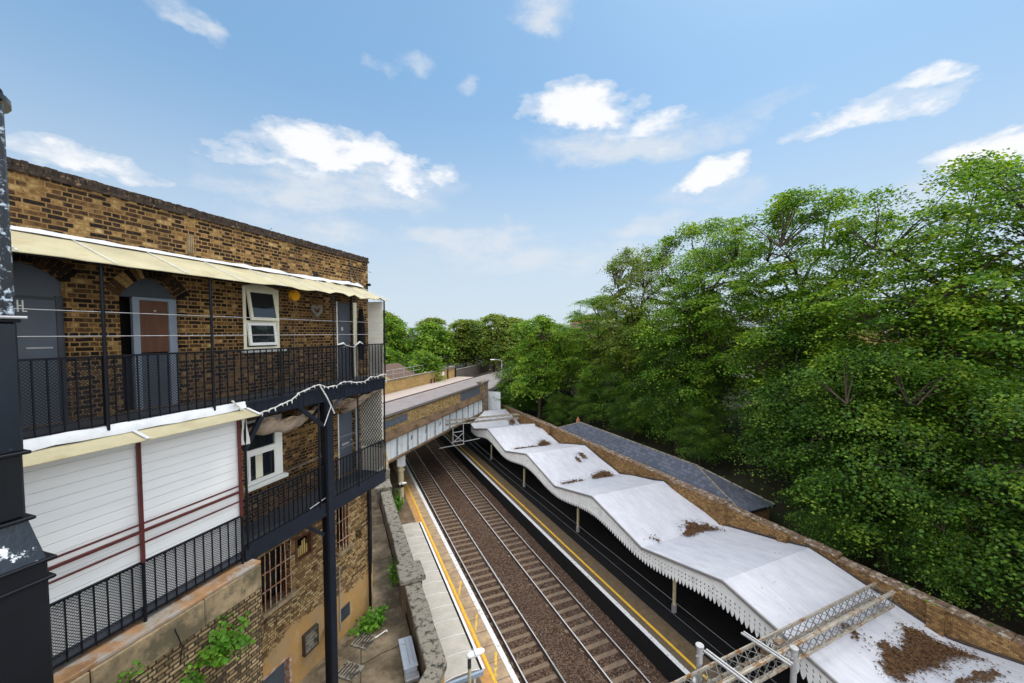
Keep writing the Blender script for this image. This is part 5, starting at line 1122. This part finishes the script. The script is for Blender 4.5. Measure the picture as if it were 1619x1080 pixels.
el = t.math('ADD', el0, t.math('ADD', t.math('MULTIPLY', t.math('SUBTRACT', w1[1], .5), 6.5), t.math('MULTIPLY', t.math('SUBTRACT', w2[1], .5), 3.0)))
nn = t.noise(t.map(dv,(1,1,1.3),(1,8,3)), 9, 6, .66)
def layer(lst, low):
    tot = None
    for (a, e, wa, we, st) in lst:
        dx = t.math('DIVIDE', t.math('SUBTRACT', az, a), wa); dy = t.math('DIVIDE', t.math('SUBTRACT', el, e), we)
        if low != 1: dy = t.math('MULTIPLY', dy, t.math('ADD', 1.0, t.math('MULTIPLY', t.math('LESS_THAN', dy, 0.0), low-1)))
        q = t.math('MULTIPLY', t.math('MAXIMUM', t.math('SUBTRACT', 1.0, t.math('ADD', t.math('MULTIPLY', dx, dx), t.math('MULTIPLY', dy, dy))), 0.0), st)
        tot = q if tot is None else t.math('MAXIMUM', tot, q)
    return tot
core = layer([(-25,22.3,12.5,3.6,1),(-14.5,20.6,6,2.9,.9),(-33,20.6,7,1.8,.7),(10.5,28.3,9.5,3.9,1),(18.5,26.0,9,2.4,.75),(26.9,19.4,5.0,2.7,1),(41.0,22.2,8.5,2.2,.72),(46,23.6,3.5,1.7,.7),(50.5,15.4,5.5,2.9,.95),(-46,15.6,7,2.3,.8),(60,25,6,2.4,.8),(-70,28,9,4,1)], 1.7)
thin = layer([(-22,19.0,17,3.6,.62),(-30,16.6,11,2.6,.62),(16,24.6,16,3.4,.62),(4.1,38.9,6.5,2.6,.62),(-38.8,31,4,1.7,.55),(-6,13.6,13,2.2,.66),(-27,13.0,14,2.4,.5),(22,14.2,11,2.8,.55),(3,10.8,22,3.0,.55),(-15,33.5,3.5,1.5,.42),(33,25,6,1.3,.3),(26,17.6,8,2.4,.4),(47,13,9,2.6,.45),(-7,32.5,3,1.4,.35)], 1)
ec = t.math('ADD', t.math('MULTIPLY', core, 1.25), t.math('SUBTRACT', t.math('MULTIPLY', nn, 1.5), 1.05)); mc = t.ramp(ec, [(.0,0),(.26,.35),(.8,.94)], 'EASE')
mc = t.math('MULTIPLY', mc, t.math('GREATER_THAN', core, 0.001))
et = t.math('MULTIPLY', thin, t.math('SUBTRACT', t.math('MULTIPLY', nn, 3.2), .75)); mt = t.ramp(et, [(.0,0),(.75,.85)], 'EASE')
mask = t.math('MAXIMUM', mc, mt)
fill_bank = t.math('MULTIPLY', t.ramp(t.noise(t.map(d,(1,1,1.6),(3,7,2)), 2.3, 3, .6), [(.36,0),(.56,1)]), t.ramp(t.math('ADD', t.math('MULTIPLY', sp[1], -1.0), t.math('MULTIPLY', sp[2], .55)), [(.0,0),(.35,1)]))  # bright cloud bank overhead and behind the camera, added as fill light
shade = t.mix(t.ramp(t.math('ADD', t.math('MULTIPLY', ec, .8), t.math('MULTIPLY', nn, .45)), [(.25,0),(.72,1)]), (4.9,5.3,5.8), (6.7,6.7,6.75))
veil = t.n('ShaderNodeMapRange', i_0=el0, i_1=0.0, i_2=33.0, i_3=.86, i_4=.0); veil.interpolation_type = 'SMOOTHSTEP'
SKYS = .10
tint = t.mix(1.0, sky.outputs[0], (.84,1.06,1.08), 'MULTIPLY')
tint = t.mix(.62, tint, (1.78,3.25,5.2))
base = t.mix(veil.outputs[0], tint, (4.6,5.2,5.75))
col = t.mix(t.math('MULTIPLY', fill_bank, .95), t.mix(mask, base, shade), (22,22.2,22.6))
w.cycles.sampling_method = 'NONE'
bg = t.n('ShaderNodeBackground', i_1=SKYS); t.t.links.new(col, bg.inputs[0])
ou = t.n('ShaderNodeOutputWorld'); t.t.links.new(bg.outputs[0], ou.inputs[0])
sl = bpy.data.lights.new('Sun', 'SUN'); sl.energy = 1.15; sl.angle = math.radians(16); sl.color = (1,.95,.86)
so = bpy.data.objects.new('Sun', sl); C.objects.link(so)
sd = Vector((math.sin(SUN_AZ)*math.cos(SUN_EL), math.cos(SUN_AZ)*math.cos(SUN_EL), math.sin(SUN_EL))); so.rotation_euler = sd.to_track_quat('Z','Y').to_euler(); so.location = (0,0,60)
cam = bpy.data.cameras.new('Camera'); cam.sensor_width = 36; cam.lens = 36*612/1619; cam.clip_end = 5000; cam.clip_start = .05
cam.shift_y = (552.72-540)/1619
co = bpy.data.objects.new('Camera', cam); C.objects.link(co); co.location = (0,0,15.1); co.rotation_euler = (math.radians(90-2.5),0,0)
sc = bpy.context.scene; sc.camera = co; sc.render.engine = 'CYCLES'
sc.view_settings.view_transform = 'Standard'; sc.view_settings.look = 'None'; sc.view_settings.exposure = 0.6; sc.view_settings.gamma = 1
sc.cycles.max_bounces = 5; sc.cycles.diffuse_bounces = 3; sc.cycles.transmission_bounces = 3; sc.cycles.transparent_max_bounces = 8; sc.cycles.use_denoising = True; sc.cycles.sample_clamp_indirect = 6
